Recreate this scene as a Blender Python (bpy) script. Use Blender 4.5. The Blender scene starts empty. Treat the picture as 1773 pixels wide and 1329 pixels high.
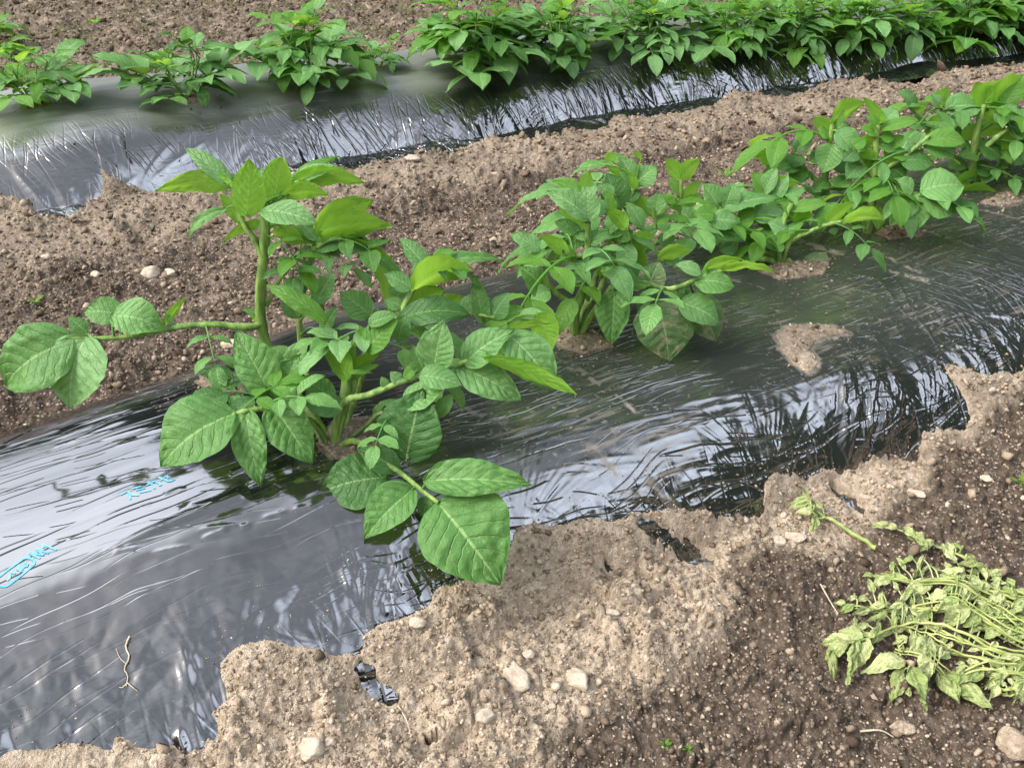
import bpy, math, random
import numpy as np
from mathutils import Vector

scene = bpy.context.scene
R = math.radians
# ------------------------------------------------------------------ camera
F_PX, CX, CY, CAM_H = 1500.0, 886.5, 664.5, 0.9
PITCH = math.atan(964.5 / F_PX)
cam_data = bpy.data.cameras.new("camera")
cam_data.sensor_width = 36.0
cam_data.sensor_fit = 'HORIZONTAL'
cam_data.lens = 36.0 * F_PX / 1773.0
cam_data.clip_start = 0.02
cam_data.clip_end = 2000.0
cam = bpy.data.objects.new("camera", cam_data)
scene.collection.objects.link(cam)
cam.location = (0, 0, CAM_H)
cam.rotation_euler = (math.pi / 2 - PITCH, 0, 0)
scene.camera = cam

# ------------------------------------------------------------------ world, sun, exposure
SUN_EL, SUN_AZ = R(44), R(-108)        # high on the left, veiled by cloud (azimuth from +Y)
EXPOSURE = 0.88
world = bpy.data.worlds.new("World")
scene.world = world
world.use_nodes = True
wn, wl = world.node_tree.nodes, world.node_tree.links
wn.clear()
w_out = wn.new('ShaderNodeOutputWorld')
w_bg = wn.new('ShaderNodeBackground')
sky = wn.new('ShaderNodeTexSky')
sky.sky_type = 'NISHITA'
sky.sun_disc = False
sky.sun_elevation = SUN_EL
sky.sun_rotation = SUN_AZ
sky.dust_density = 4.0
sky.air_density = 1.4
hsv = wn.new('ShaderNodeHueSaturation')
hsv.inputs['Saturation'].default_value = 0.42
wl.new(sky.outputs[0], hsv.inputs['Color'])
geo = wn.new('ShaderNodeTexCoord')
sep = wn.new('ShaderNodeSeparateXYZ')
wl.new(geo.outputs['Generated'], sep.inputs[0])
# overcast luminance: brighter towards the zenith (three to one)
ramp = wn.new('ShaderNodeMapRange')
ramp.interpolation_type = 'SMOOTHSTEP'
ramp.inputs['From Min'].default_value = 0.15
ramp.inputs['From Max'].default_value = 0.66
ramp.inputs['To Min'].default_value = 0.6
ramp.inputs['To Max'].default_value = 4.7
wl.new(sep.outputs['Z'], ramp.inputs['Value'])
cl = wn.new('ShaderNodeTexNoise')
cl.inputs['Scale'].default_value = 2.6
cl.inputs['Detail'].default_value = 5.0
cl.inputs['Roughness'].default_value = 0.55
wl.new(geo.outputs['Generated'], cl.inputs['Vector'])
clr = wn.new('ShaderNodeMapRange')
clr.inputs['From Min'].default_value = 0.35
clr.inputs['From Max'].default_value = 0.65
clr.inputs['To Min'].default_value = 0.72
clr.inputs['To Max'].default_value = 1.22
wl.new(cl.outputs['Fac'], clr.inputs['Value'])
def sky_lobe(direction, lo, hi, gain):
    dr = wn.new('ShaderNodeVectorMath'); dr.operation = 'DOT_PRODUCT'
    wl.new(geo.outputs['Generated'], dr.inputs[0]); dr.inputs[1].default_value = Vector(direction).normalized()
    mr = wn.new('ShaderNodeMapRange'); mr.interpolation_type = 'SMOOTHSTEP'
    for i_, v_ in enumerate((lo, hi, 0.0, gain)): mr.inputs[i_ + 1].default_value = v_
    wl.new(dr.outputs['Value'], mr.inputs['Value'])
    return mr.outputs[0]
b1 = sky_lobe((-0.55, 0.62, 0.60), 0.76, 0.97, 0.58)  # bright lobes added to the sky for the film's reflections, dim elsewhere
b2 = sky_lobe((0.75, -0.12, 0.65), 0.79, 0.97, 0.95)
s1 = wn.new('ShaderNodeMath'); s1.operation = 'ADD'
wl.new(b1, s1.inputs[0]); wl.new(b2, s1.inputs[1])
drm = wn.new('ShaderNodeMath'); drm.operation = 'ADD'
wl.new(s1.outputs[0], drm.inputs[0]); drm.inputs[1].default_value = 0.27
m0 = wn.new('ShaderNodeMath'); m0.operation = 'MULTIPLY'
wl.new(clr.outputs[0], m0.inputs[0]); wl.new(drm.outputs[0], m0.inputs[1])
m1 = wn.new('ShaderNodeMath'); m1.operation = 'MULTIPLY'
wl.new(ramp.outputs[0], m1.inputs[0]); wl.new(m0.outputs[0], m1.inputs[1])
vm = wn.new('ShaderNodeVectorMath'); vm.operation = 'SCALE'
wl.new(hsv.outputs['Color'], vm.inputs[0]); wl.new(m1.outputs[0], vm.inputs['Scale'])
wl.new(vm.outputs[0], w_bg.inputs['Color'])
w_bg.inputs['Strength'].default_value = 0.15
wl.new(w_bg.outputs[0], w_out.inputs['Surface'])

sun_data = bpy.data.lights.new("sun", 'SUN')
sun_data.energy = 1.25
sun_data.angle = R(30)
sun_data.color = (1.0, 0.96, 0.90)
sun = bpy.data.objects.new("sun", sun_data)
scene.collection.objects.link(sun)
sd_ = Vector((math.sin(SUN_AZ) * math.cos(SUN_EL), math.cos(SUN_AZ) * math.cos(SUN_EL), math.sin(SUN_EL)))
sun.rotation_euler = sd_.to_track_quat('Z', 'Y').to_euler()
sun.location = sd_ * 30

scene.view_settings.view_transform = 'Standard'
scene.view_settings.look = 'None'
scene.view_settings.exposure = EXPOSURE
scene.view_settings.gamma = 1.0
scene.view_settings.use_curve_mapping = False
scene.cycles.max_bounces = 6
scene.cycles.transparent_max_bounces = 6
scene.cycles.use_denoising = True

# ------------------------------------------------------------------ noise helpers (numpy)
def _hash(ix, iy, seed):
    h = (ix.astype(np.int64) * 374761393 + iy.astype(np.int64) * 668265263 + seed * 1442695041) & 0xFFFFFFFF
    h = ((h ^ (h >> 13)) * 1274126177) & 0xFFFFFFFF
    h = ((h ^ (h >> 16)) * 2246822519) & 0xFFFFFFFF
    return ((h ^ (h >> 15)) & 0xFFFFFF) / float(0xFFFFFF)

def perlin(x, y, seed=0):
    x = np.asarray(x, float); y = np.asarray(y, float)
    x, y = np.broadcast_arrays(x, y)
    ix = np.floor(x); iy = np.floor(y)
    fx = x - ix; fy = y - iy
    ux = fx * fx * fx * (fx * (fx * 6 - 15) + 10); uy = fy * fy * fy * (fy * (fy * 6 - 15) + 10)
    def g(dx, dy):
        a = _hash(ix + dx, iy + dy, seed) * 2 * np.pi
        return np.cos(a) * (fx - dx) + np.sin(a) * (fy - dy)
    a = g(0, 0) * (1 - ux) + g(1, 0) * ux
    b = g(0, 1) * (1 - ux) + g(1, 1) * ux
    return (a * (1 - uy) + b * uy) * 1.5

def fbm(x, y, seed=0, octaves=4, gain=0.5, lac=2.03):
    s, a = 0, 1.0
    for o in range(octaves):
        s = s + a * perlin(x, y, seed + o * 17)
        x = x * lac + 3.7; y = y * lac + 1.3; a *= gain
    return s

def ridged(x, y, seed=0, octaves=3, gain=0.5):
    s, a = 0, 1.0
    for o in range(octaves):
        s = s + a * (1 - np.abs(perlin(x, y, seed + o * 31)) * 1.6)
        x = x * 2.1 + 5.1; y = y * 2.1 + 7.7; a *= gain
    return s

def worley(x, y, seed=0):
    """distance to the nearest and second nearest feature point, and a random id of the nearest"""
    ix = np.floor(x); iy = np.floor(y)
    f1 = np.full(x.shape, 9.0); f2 = np.full(x.shape, 9.0); rid = np.zeros(x.shape)
    for dx in (-1, 0, 1):
        for dy in (-1, 0, 1):
            cx = ix + dx; cy = iy + dy
            px = cx + _hash(cx, cy, seed); py = cy + _hash(cx, cy, seed + 7)
            d = np.hypot(px - x, py - y)
            closer = d < f1
            f2 = np.where(closer, f1, np.minimum(f2, d))
            rid = np.where(closer, _hash(cx, cy, seed + 13), rid)
            f1 = np.where(closer, d, f1)
    return f1, f2, rid

def sstep(a, b, x):
    t = np.clip((x - a) / (b - a), 0, 1)
    return t * t * (3 - 2 * t)

# ------------------------------------------------------------------ the lie of the land
YAW = R(60)
DU = np.array([math.sin(YAW), math.cos(YAW)])       # along the ridges
DV = np.array([-math.cos(YAW), math.sin(YAW)])      # across, away from the near furrow

def far_bend(u):
    return -0.055 * np.clip(u - 2.2, 0, None) ** 2 * (1 - 0.12 * np.clip(u - 2.2, 0, 4))

BEDS = {
    'near': dict(vc=1.04, hf=0.43, hb=0.42, n=2.5, zt=0.20),
    'far': dict(vc=2.87, hf=0.50, hb=0.45, n=3.6, zt=0.24),
}

def bed_z(bed, u, v):
    """height of the smooth ridge under the film; keeps falling below the ground outside it"""
    b = BEDS[bed]
    c = b['vc'] + (far_bend(u) if bed == 'far' else 0)
    hf = b['hf'] + 0.018 * np.sin(u * 5.1 + 1.0) + 0.012 * np.sin(u * 11.3)
    hb = b['hb'] + 0.02 * np.sin(u * 4.3)
    zt = b['zt'] + 0.010 * np.sin(u * 3.3 + 0.5) + 0.006 * np.sin(u * 9.1)
    t = np.where(v < c, (c - v) / hf, (v - c) / hb)
    n = b['n'] + (2.6 * sstep(0.12, 0.50, u) if bed == 'near' else -0.1)     # flatter on top further along the row
    return np.where(t < 1, zt * (1 - np.abs(t) ** n), -zt * n * (t - 1))

def furrow_z(u, v):
    """bare soil between the ridges, before clods"""
    z = np.zeros(np.broadcast(u, v).shape)
    z = z + 0.055 * sstep(0.38, 0.66, v)                        # bank thrown on the near film's front edge
    z = np.where(v > 1.2, 0.045 + 0.03 * np.exp(-((v - 1.55) / 0.1) ** 2)
                 + 0.035 * sstep(2.05, 2.42, v - far_bend(u)), z)
    z = np.where(v - far_bend(u) > 3.0, 0.04, z)
    return z + 0.012 * fbm(u * 2.3, v * 2.3, 5, 3)

def smooth_surface(u, v):
    return np.maximum(np.maximum(bed_z('near', u, v), bed_z('far', u, v)), furrow_z(u, v))

CAMF = np.array([0, math.cos(PITCH), -math.sin(PITCH)])
CAMU = np.array([0, math.sin(PITCH), math.cos(PITCH)])

def ray(px, py):
    return CAMF + (px - CX) / F_PX * np.array([1., 0, 0]) - (py - CY) / F_PX * CAMU

def cast(px, py, surf=None):
    """the point of the land seen at a photograph position"""
    d = ray(px, py); surf = surf or smooth_surface
    t = np.linspace(0.3, 14, 4000)
    p = d[None] * t[:, None]; p[:, 2] += CAM_H
    s = surf(p[:, :2] @ DU, p[:, :2] @ DV)
    k = np.argmax(p[:, 2] < s)
    if k == 0:
        k = len(t) - 1
    lo, hi = t[k - 1], t[k]
    for _ in range(18):
        m = (lo + hi) / 2; q = d * m; q[2] += CAM_H
        if q[2] < surf(np.array([q[:2] @ DU]), np.array([q[:2] @ DV]))[0]: hi = m
        else: lo = m
    q = d * hi; q[2] += CAM_H
    return q

def at_depth(px, py, y):
    d = ray(px, py); t = y / d[1]
    q = d * t; q[2] += CAM_H
    return q

def px_size(p):
    return float((p - np.array([0, 0, CAM_H])) @ CAMF) / F_PX

# ------------------------------------------------------------------ object helpers
C = scene.collection
def tag(o, label=None, category=None, group=None, kind=None):
    if label: o['label'] = label
    if category: o['category'] = category
    if group: o['group'] = group
    if kind: o['kind'] = kind
    return o

def mesh_obj(name, verts, faces, mat, parent=None, smooth=True, uv=None, attrs=None):
    """verts (N,3); faces an (M,4)/(M,3) array or a list of tuples; uv per vertex"""
    me = bpy.data.meshes.new(name)
    verts = np.asarray(verts, np.float32)
    if parent is not None:
        verts = verts - np.array(parent.location, np.float32)[None]
    if isinstance(faces, np.ndarray):
        n, k = faces.shape
        me.vertices.add(len(verts)); me.vertices.foreach_set('co', verts.ravel())
        me.loops.add(n * k); me.loops.foreach_set('vertex_index', faces.ravel().astype(np.int32))
        me.polygons.add(n)
        me.polygons.foreach_set('loop_start', np.arange(0, n * k, k, dtype=np.int32))
        me.update(calc_edges=True)
        lv = faces.ravel()
    else:
        me.from_pydata(verts.tolist(), [], faces)
        lv = np.array([i for f in faces for i in f])
    if uv is not None:
        l = me.uv_layers.new(name='UVMap')
        l.data.foreach_set('uv', np.asarray(uv, np.float32)[lv].ravel())
    for k_, a in (attrs or {}).items():
        at = me.attributes.new(k_, 'FLOAT', 'POINT')
        at.data.foreach_set('value', np.asarray(a, np.float32))
    if smooth:
        me.polygons.foreach_set('use_smooth', np.ones(len(me.polygons), bool))
    me.materials.append(mat)
    o = bpy.data.objects.new(name, me)
    C.objects.link(o)
    if parent is not None:
        o.parent = parent
    return o

def grid_faces(nr, nc):
    i = np.arange(nr - 1)[:, None] * nc + np.arange(nc - 1)[None]
    return np.stack([i, i + 1, i + nc + 1, i + nc], -1).reshape(-1, 4)

class MB:
    """collects pieces of one mesh"""
    def __init__(s): s.v = []; s.f = []; s.uv = []; s.n = 0
    def add(s, v, f, uv=None):
        v = np.asarray(v, float); f = np.asarray(f)
        s.v.append(v); s.f.append(f + s.n); s.n += len(v)
        s.uv.append(np.zeros((len(v), 2)) if uv is None else np.asarray(uv, float))
    def build(s, name, mat, parent=None, smooth=True):
        return mesh_obj(name, np.concatenate(s.v), np.concatenate(s.f), mat, parent, smooth, np.concatenate(s.uv))

def tube(pts, rad, sides=7, ridge=0.0):
    """quads of a tapering tube through the points, closed to a tip at both ends"""
    pts = np.asarray(pts, float); n = len(pts)
    rad = np.interp(np.linspace(0, 1, n), np.linspace(0, 1, len(rad)), rad)
    tan = np.gradient(pts, axis=0); tan /= np.linalg.norm(tan, axis=1)[:, None] + 1e-9
    ref = np.array([0.31, 0.9, 0.2]) if abs(tan[0] @ np.array([0.31, 0.9, 0.2])) < 0.9 else np.array([1., 0, 0])
    V = []
    for i in range(n):
        a = np.cross(tan[i], ref); a /= np.linalg.norm(a) + 1e-9
        b = np.cross(tan[i], a); ref = ref if i == 0 else np.cross(a, tan[i])
        th = np.arange(sides) * 2 * np.pi / sides
        rr = rad[i] * (1 + ridge * np.cos(3 * th))
        V.append(pts[i] + (np.cos(th) * rr)[:, None] * a + (np.sin(th) * rr)[:, None] * b)
    V = np.concatenate(V)
    f = []
    for i in range(n - 1):
        for k in range(sides):
            k2 = (k + 1) % sides
            f.append((i * sides + k, i * sides + k2, (i + 1) * sides + k2, (i + 1) * sides + k))
    uv = np.repeat(np.linspace(0, 1, n), sides)
    return V, np.array(f), np.stack([uv, np.full_like(uv, 2.0)], 1)

def spline(pts, n=14):
    """Catmull-Rom through the control points"""
    p = np.asarray(pts, float)
    if len(p) == 2:
        return p[0] + np.linspace(0, 1, n)[:, None] * (p[1] - p[0])
    q = np.vstack([2 * p[0] - p[1], p, 2 * p[-1] - p[-2]])
    out = []
    m = len(p) - 1
    for s in np.linspace(0, m, n):
        i = min(int(s), m - 1); t = s - i
        a, b, c, d = q[i], q[i + 1], q[i + 2], q[i + 3]
        out.append(0.5 * (2 * b + (c - a) * t + (2 * a - 5 * b + 4 * c - d) * t * t + (3 * b - a - 3 * c + d) * t ** 3))
    return np.array(out)

# ------------------------------------------------------------------ materials
def new_mat(name):
    m = bpy.data.materials.new(name); m.use_nodes = True
    n, l = m.node_tree.nodes, m.node_tree.links
    n.clear()
    out = n.new('ShaderNodeOutputMaterial')
    return m, n, l, out

def mathn(n, l, op, a, b=None, c=None, clamp=False):
    x = n.new('ShaderNodeMath'); x.operation = op; x.use_clamp = clamp
    for i, s in enumerate((a, b, c)):
        if s is None: continue
        if isinstance(s, (int, float)): x.inputs[i].default_value = s
        else: l.new(s, x.inputs[i])
    return x.outputs[0]

def mixc(n, l, fac, a, b, mode='MIX'):
    x = n.new('ShaderNodeMix'); x.data_type = 'RGBA'; x.blend_type = mode
    for i, s in ((0, fac), (6, a), (7, b)):
        if isinstance(s, (int, float)): x.inputs[i].default_value = s
        elif isinstance(s, tuple): x.inputs[i].default_value = (*s, 1)
        else: l.new(s, x.inputs[i])
    return x.outputs[2]

def maprange(n, l, v, a, b, c=0.0, d=1.0, smooth=True):
    x = n.new('ShaderNodeMapRange')
    if smooth: x.interpolation_type = 'SMOOTHSTEP'
    l.new(v, x.inputs[0])
    for i, s in enumerate((a, b, c, d)): x.inputs[i + 1].default_value = s
    return x.outputs[0]

def noise(n, l, vec, scale, detail=3.0, rough=0.5, dist=0.0):
    x = n.new('ShaderNodeTexNoise')
    x.inputs['Scale'].default_value = scale; x.inputs['Detail'].default_value = detail
    x.inputs['Roughness'].default_value = rough; x.inputs['Distortion'].default_value = dist
    if vec is not None: l.new(vec, x.inputs['Vector'])
    return x.outputs['Fac']

def attr(n, name):
    x = n.new('ShaderNodeAttribute'); x.attribute_name = name
    return x.outputs['Fac']

def soil_material(name, fixed=None):
    m, n, l, out = new_mat(name)
    tc = n.new('ShaderNodeTexCoord'); vec = tc.outputs['Object']
    b = n.new('ShaderNodeBsdfPrincipled')
    b.inputs['Roughness'].default_value = 0.95
    b.inputs['Specular IOR Level'].default_value = 0.15
    wet = attr(n, 'wet') if fixed is None else None
    big = noise(n, l, vec, 9.0, 5.0, 0.6)
    mid = noise(n, l, vec, 70.0, 5.0, 0.65)
    fine = noise(n, l, vec, 420.0, 3.0, 0.6)
    dry = mixc(n, l, maprange(n, l, mid, 0.3, 0.7), (0.30, 0.232, 0.162), (0.495, 0.405, 0.305))
    damp = mixc(n, l, maprange(n, l, mid, 0.3, 0.7), (0.046, 0.034, 0.025), (0.125, 0.094, 0.069))
    if fixed is None:
        col = mixc(n, l, wet, dry, damp)
    else:
        col = dry if fixed < 0.5 else damp
    col = mixc(n, l, maprange(n, l, big, 0.35, 0.65, 0.0, 0.5), col, (0.30, 0.21, 0.15), 'MULTIPLY') if False else col
    # single grains: each cell its own shade, some near white
    vo = n.new('ShaderNodeTexVoronoi'); vo.inputs['Scale'].default_value = 210.0
    l.new(vec, vo.inputs['Vector'])
    rgb = n.new('ShaderNodeSeparateColor'); l.new(vo.outputs['Color'], rgb.inputs[0])
    pale = maprange(n, l, rgb.outputs[0], 0.55, 0.95, 0.0, 0.75)
    dark = maprange(n, l, rgb.outputs[1], 0.45, 0.95, 0.0, 0.40)
    inside = maprange(n, l, vo.outputs['Distance'], 0.55, 0.35)
    pale = mathn(n, l, 'MULTIPLY', pale, inside)
    palec = mixc(n, l, 0.5, col, (0.62, 0.52, 0.42))
    col = mixc(n, l, pale, col, palec)
    col = mixc(n, l, dark, col, (0.5, 0.45, 0.42), 'MULTIPLY')
    if fixed is None:
        # a faint film of algae and seedlings in the undisturbed soil beyond the rows
        g = mathn(n, l, 'MULTIPLY', attr(n, 'green'), maprange(n, l, mid, 0.42, 0.62))
        col = mixc(n, l, g, col, (0.16, 0.17, 0.055))
    l.new(col, b.inputs['Base Color'])
    hgt = mathn(n, l, 'ADD', mathn(n, l, 'MULTIPLY', mid, 1.0), mathn(n, l, 'MULTIPLY', fine, 0.45))
    bm = n.new('ShaderNodeBump'); bm.inputs['Strength'].default_value = 0.9
    bm.inputs['Distance'].default_value = 0.007
    l.new(hgt, bm.inputs['Height']); l.new(bm.outputs[0], b.inputs['Normal'])
    l.new(b.outputs[0], out.inputs['Surface'])
    return m

def film_material(name):
    m, n, l, out = new_mat(name)
    b = n.new('ShaderNodeBsdfPrincipled')
    uvn = n.new('ShaderNodeUVMap'); vec = uvn.outputs[0]       # metres along and across the row
    tc = n.new('ShaderNodeTexCoord')
    st = n.new('ShaderNodeMapping'); st.inputs['Scale'].default_value = (11.0, 130.0, 1.0)
    l.new(vec, st.inputs['Vector'])
    streak = noise(n, l, st.outputs[0], 1.0, 6.0, 0.62, 0.6)
    patch = noise(n, l, vec, 5.5, 4.0, 0.55)
    speck = noise(n, l, vec, 95.0, 4.0, 0.7)
    dusty = attr(n, 'dust')
    d = mathn(n, l, 'MULTIPLY', dusty, maprange(n, l, streak, 0.50, 0.74, 0.0, 0.8))
    d = mathn(n, l, 'MULTIPLY', d, maprange(n, l, patch, 0.40, 0.66))
    d2 = mathn(n, l, 'MULTIPLY', dusty, maprange(n, l, speck, 0.56, 0.72, 0.0, 0.8))
    d = mathn(n, l, 'MAXIMUM', d, mathn(n, l, 'MULTIPLY', d2, maprange(n, l, patch, 0.35, 0.6)), clamp=True)
    smear = mathn(n, l, 'MULTIPLY', mathn(n, l, 'SUBTRACT', dusty, 1.0, clamp=True), maprange(n, l, speck, 0.36, 0.60, 0.15, 1.0))
    d = mathn(n, l, 'MAXIMUM', d, smear, clamp=True)
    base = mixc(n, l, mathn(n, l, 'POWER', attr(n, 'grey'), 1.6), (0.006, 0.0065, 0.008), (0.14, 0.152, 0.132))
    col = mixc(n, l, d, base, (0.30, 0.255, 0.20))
    l.new(col, b.inputs['Base Color'])
    l.new(mathn(n, l, 'ADD', mathn(n, l, 'MULTIPLY', d, 0.5), mathn(n, l, 'MULTIPLY_ADD', attr(n, 'grey'), 0.36, 0.075)), b.inputs['Roughness'])
    b.inputs['IOR'].default_value = 2.35
    l.new(maprange(n, l, d, 0.0, 1.0, 0.5, 0.05), b.inputs['Specular IOR Level'])
    bm = n.new('ShaderNodeBump'); bm.inputs['Strength'].default_value = 0.9
    bm.inputs['Distance'].default_value = 0.0012
    def streaks(su, sv, rot, w, ln, keep):
        """scattered straight folds, one to a cell, sharp-crested"""
        r0 = n.new('ShaderNodeVectorRotate'); r0.rotation_type = 'Z_AXIS'; r0.inputs['Angle'].default_value = rot
        l.new(warp, r0.inputs['Vector'])
        mp = n.new('ShaderNodeVectorMath'); mp.operation = 'MULTIPLY'; mp.inputs[1].default_value = (su, sv, 1.0)
        l.new(r0.outputs[0], mp.inputs[0])
        vo = n.new('ShaderNodeTexVoronoi'); vo.voronoi_dimensions = '2D'; vo.inputs['Scale'].default_value = 1.0
        l.new(mp.outputs[0], vo.inputs['Vector'])
        df = n.new('ShaderNodeVectorMath'); df.operation = 'SUBTRACT'
        l.new(mp.outputs[0], df.inputs[0]); l.new(vo.outputs['Position'], df.inputs[1])
        sp = n.new('ShaderNodeSeparateXYZ'); l.new(df.outputs[0], sp.inputs[0])
        rc = n.new('ShaderNodeSeparateColor'); l.new(vo.outputs['Color'], rc.inputs[0])
        # each fold turned a little its own way
        yy_ = mathn(n, l, 'ADD', sp.outputs[1], mathn(n, l, 'MULTIPLY', sp.outputs[0], mathn(n, l, 'MULTIPLY_ADD', rc.outputs[2], 1.0, -0.5)))
        cr = mathn(n, l, 'SUBTRACT', 1.0, mathn(n, l, 'DIVIDE', mathn(n, l, 'ABSOLUTE', yy_), w), clamp=True)
        en = maprange(n, l, mathn(n, l, 'ABSOLUTE', sp.outputs[0]), ln * 0.35, ln, 1.0, 0.0)
        on = maprange(n, l, rc.outputs[0], 1 - keep - 0.15, 1 - keep + 0.15)
        return mathn(n, l, 'MULTIPLY', mathn(n, l, 'MULTIPLY', cr, en), on)
    wn_ = n.new('ShaderNodeTexNoise'); wn_.inputs['Scale'].default_value = 5.0; wn_.inputs['Detail'].default_value = 2.0
    l.new(vec, wn_.inputs['Vector'])
    ws = n.new('ShaderNodeVectorMath'); ws.operation = 'SCALE'; ws.inputs['Scale'].default_value = 0.05
    l.new(wn_.outputs['Color'], ws.inputs[0])
    wa = n.new('ShaderNodeVectorMath'); wa.operation = 'ADD'
    l.new(vec, wa.inputs[0]); l.new(ws.outputs[0], wa.inputs[1]); warp = wa.outputs[0]
    sa = mathn(n, l, 'ADD', streaks(4.0, 70.0, 0.06, 0.11, 0.5, 0.35), mathn(n, l, 'ADD', streaks(7.0, 120.0, -0.08, 0.15, 0.5, 0.32), streaks(18.0, 100.0, 0.20, 0.10, 0.5, 0.25)))
    sb = mathn(n, l, 'ADD', streaks(4.5, 46.0, 1.35, 0.16, 0.5, 0.55), mathn(n, l, 'ADD', streaks(6.0, 62.0, 1.75, 0.18, 0.5, 0.5), streaks(9.0, 80.0, 1.05, 0.16, 0.5, 0.45)))
    h = mathn(n, l, 'ADD', mathn(n, l, 'MULTIPLY', sa, attr(n, 'along')), mathn(n, l, 'MULTIPLY', sb, attr(n, 'gather')))
    h = mathn(n, l, 'ADD', h, mathn(n, l, 'MULTIPLY', speck, 0.03))
    l.new(h, bm.inputs['Height']); l.new(bm.outputs[0], b.inputs['Normal'])
    l.new(b.outputs[0], out.inputs['Surface'])
    return m

def leaf_material(name, col_a, col_b, vein, under, trans=0.35, rough=0.48, spots=0.0):
    m, n, l, out = new_mat(name)
    uvn = n.new('ShaderNodeUVMap')
    sx = n.new('ShaderNodeSeparateXYZ'); l.new(uvn.outputs[0], sx.inputs[0])
    tc = n.new('ShaderNodeTexCoord'); vec = tc.outputs['Object']
    wob = mathn(n, l, 'SUBTRACT', noise(n, l, vec, 70.0, 3.0, 0.6), 0.5)
    s = mathn(n, l, 'MULTIPLY_ADD', wob, 0.08, sx.outputs[0])
    q = mathn(n, l, 'ABSOLUTE', mathn(n, l, 'MULTIPLY_ADD', wob, 0.05, sx.outputs[1]))
    oi = n.new('ShaderNodeObjectInfo')
    n1 = noise(n, l, vec, 55.0, 5.0, 0.65)
    # midrib and side veins
    mid = maprange(n, l, q, 0.010, 0.050, 1.0, 0.0)
    ph = mathn(n, l, 'FRACT', mathn(n, l, 'MULTIPLY_ADD', s, 7.5, mathn(n, l, 'MULTIPLY', q, -1.9)))
    dv = mathn(n, l, 'ABSOLUTE', mathn(n, l, 'SUBTRACT', ph, 0.5))
    side = mathn(n, l, 'MULTIPLY', maprange(n, l, dv, 0.0, 0.11, 1.0, 0.0), maprange(n, l, q, 0.75, 1.0, 1.0, 0.0))
    side = mathn(n, l, 'MULTIPLY', side, mathn(n, l, 'LESS_THAN', q, 1.5))
    vo = n.new('ShaderNodeTexVoronoi'); vo.feature = 'DISTANCE_TO_EDGE'; vo.inputs['Scale'].default_value = 210.0
    wv = n.new('ShaderNodeVectorMath'); wv.operation = 'ADD'
    nz = n.new('ShaderNodeTexNoise'); nz.inputs['Scale'].default_value = 120.0
    l.new(vec, nz.inputs['Vector'])
    sc_ = n.new('ShaderNodeVectorMath'); sc_.operation = 'SCALE'; sc_.inputs['Scale'].default_value = 0.006
    l.new(nz.outputs['Color'], sc_.inputs[0]); l.new(vec, wv.inputs[0]); l.new(sc_.outputs[0], wv.inputs[1])
    l.new(wv.outputs[0], vo.inputs['Vector'])
    net = mathn(n, l, 'MULTIPLY', maprange(n, l, vo.outputs['Distance'], 0.0, 0.16, 1.0, 0.0), mathn(n, l, 'LESS_THAN', q, 1.5))
    v = mathn(n, l, 'MAXIMUM', mid, mathn(n, l, 'MAXIMUM', mathn(n, l, 'MULTIPLY', side, 0.36), mathn(n, l, 'MULTIPLY', net, 0.02)))
    col = mixc(n, l, maprange(n, l, mathn(n, l, 'ADD', mathn(n, l, 'MULTIPLY', n1, 0.7), mathn(n, l, 'MULTIPLY', oi.outputs['Random'], 0.5)), 0.3, 0.9), col_a, col_b)
    if spots:
        sp = noise(n, l, vec, 60.0, 5.0, 0.7)
        col = mixc(n, l, maprange(n, l, sp, 0.48, 0.66, 0.0, spots), col, (0.30, 0.24, 0.15))
    # fine mottling, darker and bluer in patches
    bl = mathn(n, l, 'MULTIPLY', maprange(n, l, noise(n, l, vec, 130.0, 4.0, 0.65), 0.35, 0.65), 0.25)
    col = mixc(n, l, bl, col, mixc(n, l, 0.75, col, (0.40, 0.55, 0.50), 'MULTIPLY'))
    col = mixc(n, l, mathn(n, l, 'MULTIPLY', v, 0.8), col, vein)
    g = n.new('ShaderNodeNewGeometry')
    und = mixc(n, l, maprange(n, l, n1, 0.35, 0.65, 0.0, 0.45), under, col_a)
    und = mixc(n, l, mathn(n, l, 'MULTIPLY', v, 0.7), und, vein)
    col2 = mixc(n, l, g.outputs['Backfacing'], col, und)
    b = n.new('ShaderNodeBsdfPrincipled')
    l.new(col2, b.inputs['Base Color'])
    b.inputs['Roughness'].default_value = rough
    b.inputs['Specular IOR Level'].default_value = 0.42
    t = n.new('ShaderNodeBsdfTranslucent')
    tcol = mixc(n, l, mathn(n, l, 'MULTIPLY', v, 0.5), (0.34, 0.60, 0.06), (0.46, 0.66, 0.20))
    if trans < 0.3:
        tcol = mixc(n, l, 0.35, tcol, col)
    l.new(tcol, t.inputs['Color'])
    bm = n.new('ShaderNodeBump'); bm.inputs['Strength'].default_value = 0.75
    bm.inputs['Distance'].default_value = 0.0032
    fine = noise(n, l, vec, 260.0, 3.0, 0.6)
    h = mathn(n, l, 'SUBTRACT', mathn(n, l, 'ADD', mathn(n, l, 'MULTIPLY', n1, 0.6), mathn(n, l, 'MULTIPLY', fine, 0.25)), mathn(n, l, 'MULTIPLY', mathn(n, l, 'MAXIMUM', side, mathn(n, l, 'MULTIPLY', net, 0.2)), 0.6))
    l.new(h, bm.inputs['Height']); l.new(bm.outputs[0], b.inputs['Normal'])
    mx = n.new('ShaderNodeMixShader'); mx.inputs[0].default_value = trans
    l.new(b.outputs[0], mx.inputs[1]); l.new(t.outputs[0], mx.inputs[2])
    l.new(mx.outputs[0], out.inputs['Surface'])
    return m

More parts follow.
